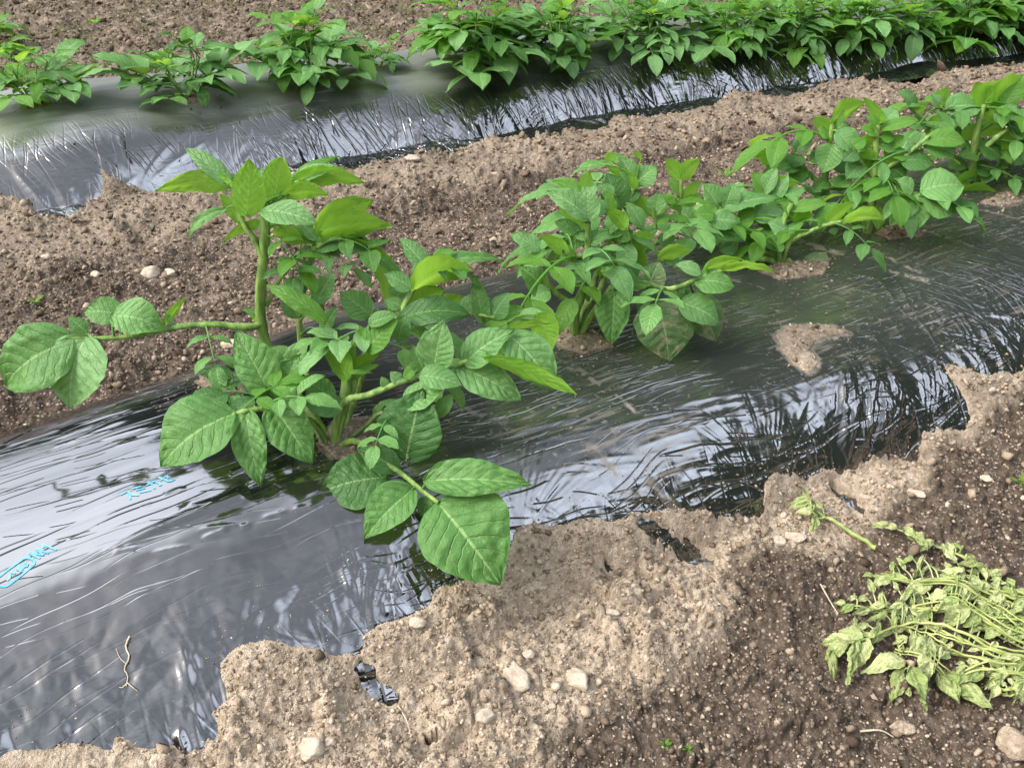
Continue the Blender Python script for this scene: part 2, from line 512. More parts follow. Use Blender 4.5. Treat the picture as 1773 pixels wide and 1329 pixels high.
def plain_material(name, a, b_, scale=30.0, rough=0.6, bump=0.3, spec=0.4, dist=0.003, stretch=None):
    m, n, l, out = new_mat(name)
    tc = n.new('ShaderNodeTexCoord'); vec = tc.outputs['Object']
    b = n.new('ShaderNodeBsdfPrincipled')
    if stretch:
        mp = n.new('ShaderNodeMapping'); mp.inputs['Scale'].default_value = stretch
        l.new(vec, mp.inputs['Vector']); vec = mp.outputs[0]
    f = noise(n, l, vec, scale, 5.0, 0.6)
    l.new(mixc(n, l, maprange(n, l, f, 0.3, 0.7), a, b_), b.inputs['Base Color'])
    b.inputs['Roughness'].default_value = rough
    b.inputs['Specular IOR Level'].default_value = spec
    bm = n.new('ShaderNodeBump'); bm.inputs['Strength'].default_value = bump; bm.inputs['Distance'].default_value = dist
    l.new(noise(n, l, vec, scale * 4, 4.0, 0.6), bm.inputs['Height']); l.new(bm.outputs[0], b.inputs['Normal'])
    l.new(b.outputs[0], out.inputs['Surface'])
    return m

M = {}
M['soil'] = soil_material('soil')
M['crumb'] = soil_material('dry_crumb', 0.0)
M['crumb_damp'] = soil_material('damp_crumb', 1.0)
M['film'] = film_material('black_mulch_film')
M['print'] = plain_material('blue_print', (0.06, 0.30, 0.52), (0.16, 0.46, 0.66), 80, 0.35, 0.0)
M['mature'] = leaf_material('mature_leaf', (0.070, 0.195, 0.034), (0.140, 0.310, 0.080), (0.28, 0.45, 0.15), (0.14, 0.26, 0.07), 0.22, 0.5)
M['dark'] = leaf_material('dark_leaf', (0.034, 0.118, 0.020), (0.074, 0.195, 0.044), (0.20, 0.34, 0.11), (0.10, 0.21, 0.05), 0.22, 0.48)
M['young'] = leaf_material('young_leaf', (0.085, 0.245, 0.024), (0.14, 0.32, 0.050), (0.27, 0.44, 0.11), (0.24, 0.46, 0.05), 0.42, 0.5)
M['backlit'] = leaf_material('bright_leaf', (0.14, 0.34, 0.018), (0.19, 0.40, 0.030), (0.34, 0.53, 0.10), (0.21, 0.45, 0.045), 0.52, 0.5)  # light through the blade partly put into these brighter colours
M['pale'] = leaf_material('pale_leaf', (0.100, 0.250, 0.062), (0.185, 0.370, 0.125), (0.34, 0.52, 0.21), (0.17, 0.32, 0.08), 0.28, 0.5)
M['dusty'] = leaf_material('dusty_leaf', (0.055, 0.130, 0.034), (0.12, 0.21, 0.075), (0.28, 0.32, 0.15), (0.15, 0.23, 0.08), 0.18, 0.6, 0.8)
M['wilted'] = leaf_material('wilted_leaf', (0.25, 0.33, 0.095), (0.55, 0.59, 0.28), (0.58, 0.61, 0.29), (0.46, 0.51, 0.24), 0.12, 0.65, 0.45)
M['stem'] = plain_material('green_stem', (0.060, 0.135, 0.026), (0.25, 0.38, 0.09), 60, 0.5, 0.5, 0.35, 0.002, (1.6, 1.6, 0.35))
M['stem_base'] = plain_material('woody_stem_base', (0.07, 0.115, 0.035), (0.15, 0.20, 0.07), 45, 0.55, 0.3)
M['wilted_stem'] = plain_material('wilted_stem', (0.20, 0.26, 0.065), (0.50, 0.53, 0.19), 28, 0.5, 0.25)
M['stone'] = plain_material('pale_stone', (0.36, 0.29, 0.22), (0.55, 0.47, 0.37), 60, 0.9, 0.6, 0.2)
M['straw'] = plain_material('dead_grass', (0.42, 0.35, 0.24), (0.60, 0.53, 0.40), 60, 0.8, 0.3, 0.2)
M['screen'] = plain_material('dark_screen', (0.012, 0.026, 0.010), (0.035, 0.06, 0.022), 0.5, 0.9, 1.0, 0.1, 1.0)
# ------------------------------------------------------------------ where film shows and where soil covers it
NEAR_FRONT = [(-90,1332),(0,1305),(80,1300),(150,1288),(230,1270),(300,1283),(378,1280),(384,1230),(386,1175),(381,1135),
    (440,1105),(520,1118),(590,1132),(630,1135),(638,1085),(730,1062),(768,1010),(850,1000),(878,960),(890,920),(915,905),(960,905),
    (1010,902),(1085,900),(1100,888),(1165,884),(1240,890),(1322,886),(1324,822),(1390,813),(1440,812),(1478,802),(1500,758),
    (1555,765),(1592,802),(1600,750),(1660,752),(1672,738),(1672,690),(1634,652),(1640,628),(1700,652),(1745,646),
    (1773,638),(1850,600),(2100,520)]
FAR_FRONT = [(-120,332),(-40,336),(0,338),(50,350),(64,374),(95,378),(140,372),(168,350),(178,312),(172,290),(200,306),(255,332),
    (360,334),(440,322),(540,302),(600,292),(650,280),(690,276),(740,271),(790,262),(830,249),(860,242),(930,240),(990,228),
    (1050,222),(1062,200),(1100,205),(1180,192),(1240,182),(1270,160),(1330,165),(1380,172),(1400,155),(1470,140),(1530,145),
    (1590,150),(1602,131),(1650,125),(1700,118),(1773,108),(1900,95),(2300,60)]
SOIL_ON_NEAR = [
    [(548,772),(580,728),(640,722),(700,742),(728,760),(700,792),(640,800),(572,796)],
    [(955,582),(985,566),(1040,575),(1062,600),(1010,614),(965,602)],
    [(335,662),(370,645),(425,645),(432,680),(380,690)],
    [(1310,470),(1340,452),(1390,452),(1440,448),(1425,476),(1350,486)],
    [(1505,402),(1560,386),(1612,392),(1600,410),(1540,415)],
    [(1690,352),(1730,335),(1790,325),(1790,345),(1735,360)],
    [(1342,580),(1362,566),(1400,562),(1440,565),(1472,577),(1435,585),(1412,592),(1404,604),(1418,628),(1402,648),(1372,630),(1350,604)]]
FILM_IN_BANK = [
    [(626,1143),(650,1163),(692,1186),(690,1217),(655,1206),(630,1190),(621,1160)],
    [(1110,895),(1150,903),(1190,920),(1217,948),(1252,960),(1237,980),(1195,986),(1160,966),(1140,932),(1096,906)],
    [(1035,969),(1062,975),(1089,1000),(1080,1011),(1050,996)],
    [(732,1268),(760,1272),(776,1290),(745,1290)],
    [(1440,838),(1468,845),(1507,875),(1500,889),(1460,866),(1430,850)]]
DAMP = [(925,1400),(945,1300),(970,1265),(1050,1215),(1130,1165),(1195,1120),(1235,1050),(1262,985),(1340,968),(1420,965),
    (1470,935),(1505,905),(1560,850),(1600,815),(1680,760),(1760,720),(1850,700),(2600,900),(2600,2200),(800,2200)]
FAR_BASES = [(62,183),(325,172),(545,142),(655,118),(830,118),(960,104),(1115,86),(1262,76),(1375,72),(1475,68),(1690,46),(1765,40)]

def to_uv(pts):
    return np.array([(lambda q: (q[:2] @ DU, q[:2] @ DV))(cast(*p)) for p in pts])

def soften(c, n=2):
    for _ in range(n):                                   # cut the corners
        c = np.vstack([c[:1], np.stack([0.75 * c[:-1] + 0.25 * c[1:], 0.25 * c[:-1] + 0.75 * c[1:]], 1).reshape(-1, 2), c[-1:]])
    return c
nf = soften(to_uv(NEAR_FRONT)); ff = soften(to_uv(FAR_FRONT))
ub = np.linspace(nf[-1, 0] + 1.0, nf[0, 0] - 0.5, 30)
POLY_NEAR = np.vstack([[nf[0, 0] - 0.5, nf[0, 1]], nf, [nf[-1, 0] + 1.0, nf[-1, 1]], np.stack([ub, 1.40 + 0.02 * np.sin(ub * 7)], 1)])
ub = np.linspace(ff[-1, 0] + 2.0, ff[0, 0] - 0.8, 40)
POLY_FAR = np.vstack([[ff[0, 0] - 0.8, ff[0, 1]], ff, [ff[-1, 0] + 2.0, ff[-1, 1] - 0.8], np.stack([ub, 3.26 + far_bend(ub)], 1)])
ISL = [to_uv(p) for p in SOIL_ON_NEAR]
BARE = [to_uv(p) for p in FILM_IN_BANK]
def ground_uv(p, z=0.03):
    d = ray(*p); t = (z - CAM_H) / d[2]
    q = d * t
    return (q[:2] @ DU, q[:2] @ DV)
POLY_DAMP = np.array([ground_uv(p) for p in DAMP])
FAR_HOLES = to_uv(FAR_BASES)

def sdist(u, v, poly):
    """signed distance to a polygon, positive inside; u, v flat arrays"""
    d = np.full(u.shape, 1e9); ins = np.zeros(u.shape, bool)
    n = len(poly)
    for i in range(n):
        ax, ay = poly[i]; bx, by = poly[(i + 1) % n]
        ex, ey = bx - ax, by - ay
        t = np.clip(((u - ax) * ex + (v - ay) * ey) / (ex * ex + ey * ey + 1e-12), 0, 1)
        d = np.minimum(d, (u - ax - t * ex) ** 2 + (v - ay - t * ey) ** 2)
        cond = (ay > v) != (by > v)
        with np.errstate(divide='ignore', invalid='ignore'):
            xi = ax + (v - ay) / (by - ay if by != ay else 1e-12) * ex
        ins ^= cond & (u < xi)
    return np.where(ins, 1, -1) * np.sqrt(d)

def near_sd(u, v):
    """how far inside the visible film (positive) or under covering soil (negative)"""
    s = np.full(u.shape, -1.0)
    k = (v > 0.35) & (v < 1.75) & (u > -1.0) & (u < 5.0)
    uu, vv = u[k], v[k]
    r = sdist(uu, vv, POLY_NEAR)
    for p in ISL:
        c = p.mean(0); rad = np.abs(p - c).max() + 0.06
        near = (np.abs(uu - c[0]) < rad) & (np.abs(vv - c[1]) < rad)
        r[near] = np.minimum(r[near], -sdist(uu[near], vv[near], p))
    for p in BARE:
        c = p.mean(0); rad = np.abs(p - c).max() + 0.03
        near = (np.abs(uu - c[0]) < rad) & (np.abs(vv - c[1]) < rad)
        r[near] = np.maximum(r[near], sdist(uu[near], vv[near], p))
    s[k] = r
    return s

def far_sd(u, v):
    s = np.full(u.shape, -1.0)
    k = (v > 1.2) & (v < 3.5) & (u > -1.5) & (u < 7.5)
    uu, vv = u[k], v[k]
    r = sdist(uu, vv, POLY_FAR)
    for hu, hv in FAR_HOLES:
        dh = np.hypot((uu - hu) / 1.3, vv - hv)
        r = np.minimum(r, dh - 0.035)
    s[k] = r
    return s

def film_z(bed, u, v):
    return np.maximum(bed_z(bed, u, v), furrow_z(u, v) - 0.008)

def soil_height(x, y):
    """finished soil surface with clods, its dampness and its greenness"""
    shape = x.shape; x = x.ravel(); y = y.ravel()
    u = x * DU[0] + y * DU[1]; v = x * DV[0] + y * DV[1]
    dist = np.hypot(x, y)
    near = dist < 9.0
    fz = furrow_z(u, v)
    # clods at three sizes
    cl = np.zeros(x.shape); 
    xn, yn = x[near], y[near]
    wx = xn + 0.010 * perlin(xn * 30, yn * 30, 3); wy = yn + 0.010 * perlin(xn * 30 + 9, yn * 30, 4)
    a1, a2, r1 = worley(wx / 0.045, wy / 0.045, 11)
    b1, b2, r2 = worley(wx / 0.017, wy / 0.017, 23)
    c1, c2, r3 = worley(xn / 0.0075, yn / 0.0075, 37)
    lump = sstep(-0.35, 0.35, fbm(xn * 5.5, yn * 5.5, 41, 3))
    h = 0.024 * lump * (r1 ** 1.5) * np.sqrt(np.clip(1 - (a1 / 0.75) ** 2, 0, 1))
    h = h + (0.0115 * (0.45 + lump)) * r2 * np.sqrt(np.clip(1 - (b1 / 0.72) ** 2, 0, 1))
    h = h + 0.0052 * r3 * np.sqrt(np.clip(1 - (c1 / 0.7) ** 2, 0, 1))
    h = h + 0.010 * fbm(xn * 9, yn * 9, 51, 4)
    cl[near] = h
    sn = near_sd(u, v); sf = far_sd(u, v)
    rag = np.zeros(x.shape)
    rag[near] = 0.007 * fbm(xn * 34, yn * 34, 61, 3) + 0.008 * perlin(xn * 14, yn * 14, 62) + 0.006 * (r2 - 0.5) * (b1 < 0.5)
    z = fz + cl * (0.7 + 0.3 * sstep(1.8, 2.4, v))
    cc_ = ISL[-1].mean(0); silt = np.hypot(u - cc_[0], v - cc_[1]) < 0.12       # one smooth washed-out patch
    for bed, s in (('near', sn), ('far', sf)):
        k = s > -0.45
        f = film_z(bed, u[k], v[k])
        s = s + rag * 0.999
        s[k] = s[k] - rag[k] * np.where(silt[k], 0.9, 0.6) * (f > fz[k] + 0.035)
        d = np.clip(-s[k], 0, None)
        inner = (f > fz[k] + 0.035)                     # soil lying on top of the film: a thin spill
        over = f + np.where(inner, np.minimum(0.30 * d, 0.004), np.minimum(0.32 * d, 0.013)) + 0.002 + np.clip(cl[k], 0, 1) * sstep(0.0, 0.03, d) * np.where(inner, np.where(silt[k], 0.04, 0.30), 0.8)
        out = np.maximum(z[k], np.where(d < 0.30, over, -1))
        z[k] = np.where(s[k] > 0, f - 0.007 - np.minimum(1.3 * s[k], 0.034), out)
    # dampness: dark trodden furrow in front, browner soil between the rows
    wn_ = np.zeros(x.shape); wn_[near] = fbm(xn * 7, yn * 7, 71, 4)
    wet = sstep(-0.012, 0.035, np.where((dist < 4) & (v < 0.9), sdist(u, v, POLY_DAMP), -1.0) + 0.03 * wn_) * 0.95
    mid = sstep(1.30, 1.42, v) * sstep(2.40, 1.95, v - far_bend(u))
    wet = np.maximum(wet, np.clip(mid * 0.98 + 0.30 * wn_ * mid, 0, 1))
    wet = np.maximum(wet, sstep(1.42, 1.5, v) * sstep(2.9, 2.6, v) * np.clip(0.50 + 0.2 * wn_, 0, 1))
    wet = np.maximum(wet, sstep(2.9, 3.1, v - far_bend(u)) * np.clip(0.88 + 0.40 * wn_, 0, 1))
    green = sstep(3.2, 3.8, v - far_bend(u)) * sstep(-0.3, 0.5, wn_) * 0.55
    spill = (bed_z('near', u, v) > fz + 0.05) & (sn < 0.004) & (v > 0.8) & (v < 1.36)
    wet = np.where(spill, np.maximum(wet, np.where(silt, 0.42, 0.58)), wet)
    vis = np.maximum(sn, sf) + rag
    return z.reshape(shape), np.clip(wet, 0, 1).reshape(shape), green.reshape(shape), vis.reshape(shape)

# ---- one sheet of ground: fine in front of the camera, coarse out to the horizon
yy = [0.42]
while yy[-1] < 6.6:
    d = math.hypot(yy[-1], CAM_H)
    yy.append(yy[-1] + min(0.0125, d * d * 1.55 / (F_PX * CAM_H) * 1.1))
yy = np.concatenate([[-60, -25, -10, -5, -2.5, -1.2, -0.5, 0.0, 0.2, 0.32], yy, 6.6 * (1.16 ** np.arange(1, 36))])
ss = np.linspace(-0.80, 0.80, 1060)
g = np.cumsum(0.004 * 1.22 ** np.arange(1, 46))
ss = np.concatenate([-0.80 - g[::-1], ss, 0.80 + g])
wid = np.maximum(yy, 0.42) + 0.26
GX = ss[None, :] * wid[:, None]; GY = np.repeat(yy[:, None], len(ss), 1)
GZ, GW, GG, GV = soil_height(GX, GY)
soil = mesh_obj('soil', np.stack([GX, GY, GZ], -1).reshape(-1, 3), grid_faces(len(yy), len(ss)), M['soil'],
                attrs={'wet': GW.ravel(), 'green': GG.ravel()})
tag(soil, kind='structure')

# ---- dark wall added out of view, shaped to darken the film's reflections
az = np.linspace(R(-160), R(160), 360); el = np.linspace(0, 1, 40)
A, E_ = np.meshgrid(az, el)
rad = 18 + 6 * E_ + 1 * perlin(A * 9, E_ * 6, 5)
elev = R(9) + R(46) * sstep(R(-38), R(-25), az) * (1 - 0.45 * sstep(R(55), R(95), az))
top = 24 * np.tan(elev) * (1 + 0.10 * fbm(az * 5.0, az * 0 + 0.3, 8, 5))
HZ = -1.0 + (top + 1.0)[None] * E_ ** 0.8 + 1.0 * fbm(A * 40, E_ * 14, 12, 3) * np.minimum(1, E_ * 3)
hl = mesh_obj('reflection_screen', np.stack([np.sin(A) * rad, np.cos(A) * rad, HZ], -1).reshape(-1, 3), grid_faces(40, 360), M['screen'])
tag(hl, kind='structure')

# ------------------------------------------------------------------ the mulch film and its wrinkles
def fan(u, a, c, r0, n, amp, seed, ang0=-9, ang1=9):
    """gathers radiating from a place where the soil holds the film down"""
    du, da = u - c[0], a - c[1]
    r = np.hypot(du, da); ph = np.arctan2(da, du)
    w = sstep(r0, r0 * 0.35, r) * sstep(0.0, 0.03, r)
    ph_ok = (ph > ang0) & (ph < ang1)
    ph2 = ph + 0.08 * perlin(u * 9, a * 9, seed + 5)
    k = 1.0 - 2.2 * np.abs(perlin(ph2 * n, r * 2.5, seed)) + 0.55 * (0.6 - 1.8 * np.abs(perlin(ph2 * n * 2.1 + 4, r * 4, seed + 1)))
    gate = sstep(-0.45, 0.25, perlin(ph * 2.1 + 3, r * 9, seed + 3))
    return amp * w * k * gate * ph_ok * np.minimum(1, r / (r0 * 0.3))

NEAR_FANS = [((638,1120),0.22,9,0.0042),((1500,775),0.30,12,0.006),((1600,790),0.22,10,0.005),((1330,860),0.22,10,0.004),((905,915),0.24,10,0.0042),
    ((1150,905),0.18,10,0.004),((384,1200),0.16,8,0.0042),((770,1020),0.16,9,0.004),((1680,650),0.25,10,0.005),((1773,640),0.25,10,0.005)]
FAR_FANS = [((850,248),0.42,15,0.0085),((735,275),0.36,13,0.007),((560,296),0.42,15,0.0075),((1060,212),0.30,11,0.006),((1215,185),0.36,13,0.007),
    ((1330,166),0.42,13,0.0075),((1590,140),0.34,12,0.007),((120,372),0.20,9,0.003),((240,332),0.45,8,0.0022),((410,325),0.34,10,0.0028),((1460,145),0.3,12,0.006)]
NFC = [(to_uv([p])[0], *r) for p, *r in NEAR_FANS]
FFC = [(to_uv([p])[0], *r) for p, *r in FAR_FANS]
def crease_list():
    """single taut folds: start, end (row coordinates), width, height"""
    r_ = np.random.default_rng(77); out = []
    def add(n, box, slope, length, width, amp):
        for _ in range(n):
            x, y = r_.uniform(box[0], box[2]), r_.uniform(box[1], box[3])
            sl = R(slope(x, y) + r_.normal(0, 4)); L = r_.uniform(*length)
            a, b = to_uv([(x, y), (x + math.cos(sl) * L, y + math.sin(sl) * L)])
            out.append((a, b, r_.uniform(*width), amp * r_.uniform(0.5, 1.3)))
    add(46, (850, 640, 1250, 880), lambda x, y: -24 + 22 * (y - 640) / 240, (40, 190), (0.0016, 0.0040), 0.0030)
    add(22, (1150, 600, 1420, 800), lambda x, y: -16 + 14 * (y - 600) / 200, (30, 150), (0.0016, 0.0035), 0.0028)
    add(26, (-40, 690, 330, 790), lambda x, y: -20, (40, 150), (0.0016, 0.0035), 0.0022)
    add(16, (180, 800, 600, 960), lambda x, y: -14, (20, 90), (0.0014, 0.0030), 0.0020)
    add(42, (1480, 440, 1760, 600), lambda x, y: 58, (25, 95), (0.0016, 0.0040), 0.0036)
    add(34, (1420, 380, 1773, 560), lambda x, y: 14, (30, 120), (0.0016, 0.0038), 0.0030)
    add(20, (560, 930, 760, 1040), lambda x, y: 68, (25, 90), (0.0014, 0.0030), 0.0030)
    add(24, (880, 850, 1330, 890), lambda x, y: 160 if x > 1150 else 20, (25, 80), (0.0014, 0.0030), 0.0026)
    add(16, (1600, 660, 1670, 740), lambda x, y: 70, (25, 70), (0.0014, 0.0030), 0.0036)
    add(20, (290, 1100, 385, 1270), lambda x, y: 72, (40, 120), (0.0016, 0.0036), 0.0030)
    add(24, (1380, 640, 1560, 760), lambda x, y: -60 + 90 * (x - 1380) / 180, (25, 80), (0.002, 0.0045), 0.0046)
    return out
def far_crease_list():
    r_ = np.random.default_rng(78); out = []
    for (c, r0, n, amp) in FFC:
        k = 18 if amp > 0.0045 else 5
        for _ in range(k):
            ph = R(r_.uniform(25, 155))
            d = np.array([math.cos(ph) * 0.9, math.sin(ph) * 0.55])
            a0, L = r_.uniform(0.0, 0.06), r_.uniform(0.12, 0.30)
            out.append((c + d * a0, c + d * (a0 + L), r_.uniform(0.004, 0.008), r_.uniform(0.003, 0.006)))
    for _ in range(22):                                    # slanting pulls elsewhere along the side
        u0 = r_.uniform(0.3, 4.2); v0 = BEDS['far']['vc'] + far_bend(u0) - r_.uniform(0.22, 0.46)
        ph = R(r_.normal(110, 30)); L = r_.uniform(0.05, 0.14)
        a = np.array([u0, v0]); out.append((a, a + np.array([math.cos(ph) * L, math.sin(ph) * L * 0.6]), r_.uniform(0.0026, 0.005), r_.uniform(0.002, 0.005)))
    return out
CR0, CR1 = to_uv([(195, 948)])[0], to_uv([(425, 853)])[0]
SHINE = to_uv([(1490, 690)])[0]

CREASES = crease_list()
FAR_CREASES = far_crease_list()
BARE_C = [(p.mean(0), np.abs(p - p.mean(0)).max()) for p in BARE]
def add_creases(h, u, v, which):
    for a, b, wd, amp in which:
        amp = min(amp, 0.50 * wd); e = b - a; L = np.hypot(*e)
        if L < 0.004 or L > 0.4: continue
        e = e / L; m = (a + b) / 2; r = L / 2 + 0.02
        k = (np.abs(u - m[0]) < r) & (np.abs(v - m[1]) < r)
        if not k.any(): continue
        al = (u[k] - a[0]) * e[0] + (v[k] - a[1]) * e[1]
        ac = -(u[k] - a[0]) * e[1] + (v[k] - a[1]) * e[0] - 0.02 * L * np.sin(al / L * 3.1)
        t = al / L
        h[k] += amp * np.exp(-np.abs(ac) / wd * 0.9 - (ac / wd / 2.5) ** 2) * sstep(0, 0.25, t) * sstep(1.0, 0.7, t)
    return h

def wrinkle(bed, u, v):
    """height of the film above the smooth ridge"""
    if bed == 'near':
        t = (BEDS['near']['vc'] - v) / BEDS['near']['hf']
        wu, wv = u + 0.03 * perlin(u * 3, v * 3, 81), v + 0.012 * perlin(u * 5, v * 5, 82)
        left = sstep(0.32, 0.02, u) * sstep(0.2, 0.5, t)
        # stretched along the row
        h = 0.0005 * perlin(wu * 5, wv * 40, 91) + 0.0012 * perlin(u * 3.2, v * 8, 93)
        gate = sstep(-0.1, 0.35, perlin(u * 4.1, v * 7.3, 94))
        h = h + 0.0008 * gate * np.clip(ridged(wu * 5, wv * 30, 95, 2) - 1.05, 0, 1)
        # soft crumples where it sags near the camera
        f1, f2, _r = worley(u * 17 + 0.5 * perlin(u * 9, v * 9, 151), v * 23 + 0.5 * perlin(u * 9 + 5, v * 9, 152), 153)
        g1, g2, _r = worley(u * 40 + 0.6 * perlin(u * 16, v * 16, 154), v * 34 + 0.6 * perlin(u * 16 + 5, v * 16, 155), 156)
        cr = 0.0034 * np.minimum(f2 - f1, 0.5) + 0.0010 * np.minimum(g2 - g1, 0.5) + 0.0008 * ridged(u * 13 + 2 * perlin(u * 6, v * 6, 96), v * 17, 97, 3) + 0.0003 * perlin(u * 60, v * 60, 98)
        h = h * (1 - 0.65 * left) + left * cr * sstep(0.45, 0.75, t) + left * 0.0004 * fbm(u * 30, v * 30, 99, 2)
        # gathers down the side
        h = h + 0.0020 * perlin(wu * 42, wv * 6, 101) * sstep(0.62, 0.9, t) * (1 - 0.5 * left)
        right = sstep(1.05, 1.5, u) * sstep(0.0, 0.45, t)
        h = h + right * 0.0006 * perlin((wu + 0.55 * wv) * 30, wv * 5, 103) * (0.3 + sstep(-0.2, 0.3, perlin(u * 4, v * 3, 104)))
        h = h + 0.0010 * fbm(u * 34, v * 34, 102, 2) * sstep(0.5, 0.8, t) * (1 - 0.7 * left)
        for i, (c, r0, n, amp) in enumerate(NFC):
            h = h + fan(wu, wv, c, r0 * 0.75, n * 1.3, amp * 0.20, 110 + i) * (0.3 + 0.7 * sstep(-0.25, 0.25, perlin(u * 9, v * 9, 140 + i)))
        d = np.hypot((u - SHINE[0]) / 0.12, (v - SHINE[1]) / 0.085)
        h = h + sstep(1.0, 0.3, d) * (0.0055 * ridged(wu * 30 - wv * 26, wv * 11 + wu * 6, 130, 3) + 0.010)
        # one long taut crease
        e = CR1 - CR0; L = np.hypot(*e); e = e / L
        al = (u - CR0[0]) * e[0] + (v - CR0[1]) * e[1]; ac = -(u - CR0[0]) * e[1] + (v - CR0[1]) * e[0]
        wd = 0.004 + 0.006 * np.clip(al / L, 0, 1)
        h = h + 0.0050 * np.exp(-(ac / wd) ** 2) * sstep(-0.02, 0.05, al) * sstep(L + 0.006, L - 0.008, al)
        for c, r in BARE_C:                                  # scraps poking out of the bank are finely pleated
            d = np.hypot(u - c[0], v - c[1])
            h = h + sstep(r * 1.3, r * 0.6, d) * (0.0042 * perlin((u * 0.5 + v * 0.9) * 95 + 2 * perlin(u * 20, v * 20, 141), u * 18, 142) - 0.003)
        return add_creases(h, u, v, CREASES)
    c = BEDS['far']['vc'] + far_bend(u); t = (c - v) / BEDS['far']['hf']
    wu, wv = u + 0.04 * perlin(u * 3, v * 3, 181), v + 0.015 * perlin(u * 5, v * 5, 182)
    side = sstep(0.45, 0.75, t)
    h = 0.0022 * perlin(wu * 5, wv * 34, 191) * (1 - side) + 0.003 * perlin(u * 5, v * 7, 192)
    h = h + side * 0.0012 * (0.4 - np.abs(perlin((wu + 0.4 * wv) * 21, wv * 2.5, 193))) * (0.35 + sstep(-0.2, 0.3, perlin(u * 1.7, 0.5 + 0 * u, 194)))
    h = h + side * 0.0010 * perlin(wu * 44, wv * 4, 195) * sstep(0.9, 1.6, u)
    h = h + sstep(0.82, 0.96, t) * 0.003 * perlin(wu * 26, wv * 6, 196)
    for i, (cc, r0, n, amp) in enumerate(FFC):
        h = h + fan(wu, wv * 2.0, (cc[0], cc[1] * 2.0), r0 * 1.3, n * 1.25, amp * 0.36, 210 + i) * (0.25 + 0.75 * side)
    return add_creases(h, u, v, FAR_CREASES)

def film_point(bed, u, v, lift=0.0):
    """position on the wrinkled film, pushed out along the ridge's normal"""
    z = film_z(bed, u, v)
    e = 0.004
    dzv = (film_z(bed, u, v + e) - film_z(bed, u, v - e)) / (2 * e)
    dzu = (film_z(bed, u + e, v) - film_z(bed, u - e, v)) / (2 * e)
    ln = np.sqrt(1 + dzv ** 2 + dzu ** 2)
    h = wrinkle(bed, u, v) + lift
    uu, vv, zz = u - h * dzu / ln, v - h * dzv / ln, z + h / ln
    return np.stack([uu * DU[0] + vv * DV[0], uu * DU[1] + vv * DV[1], zz], -1)

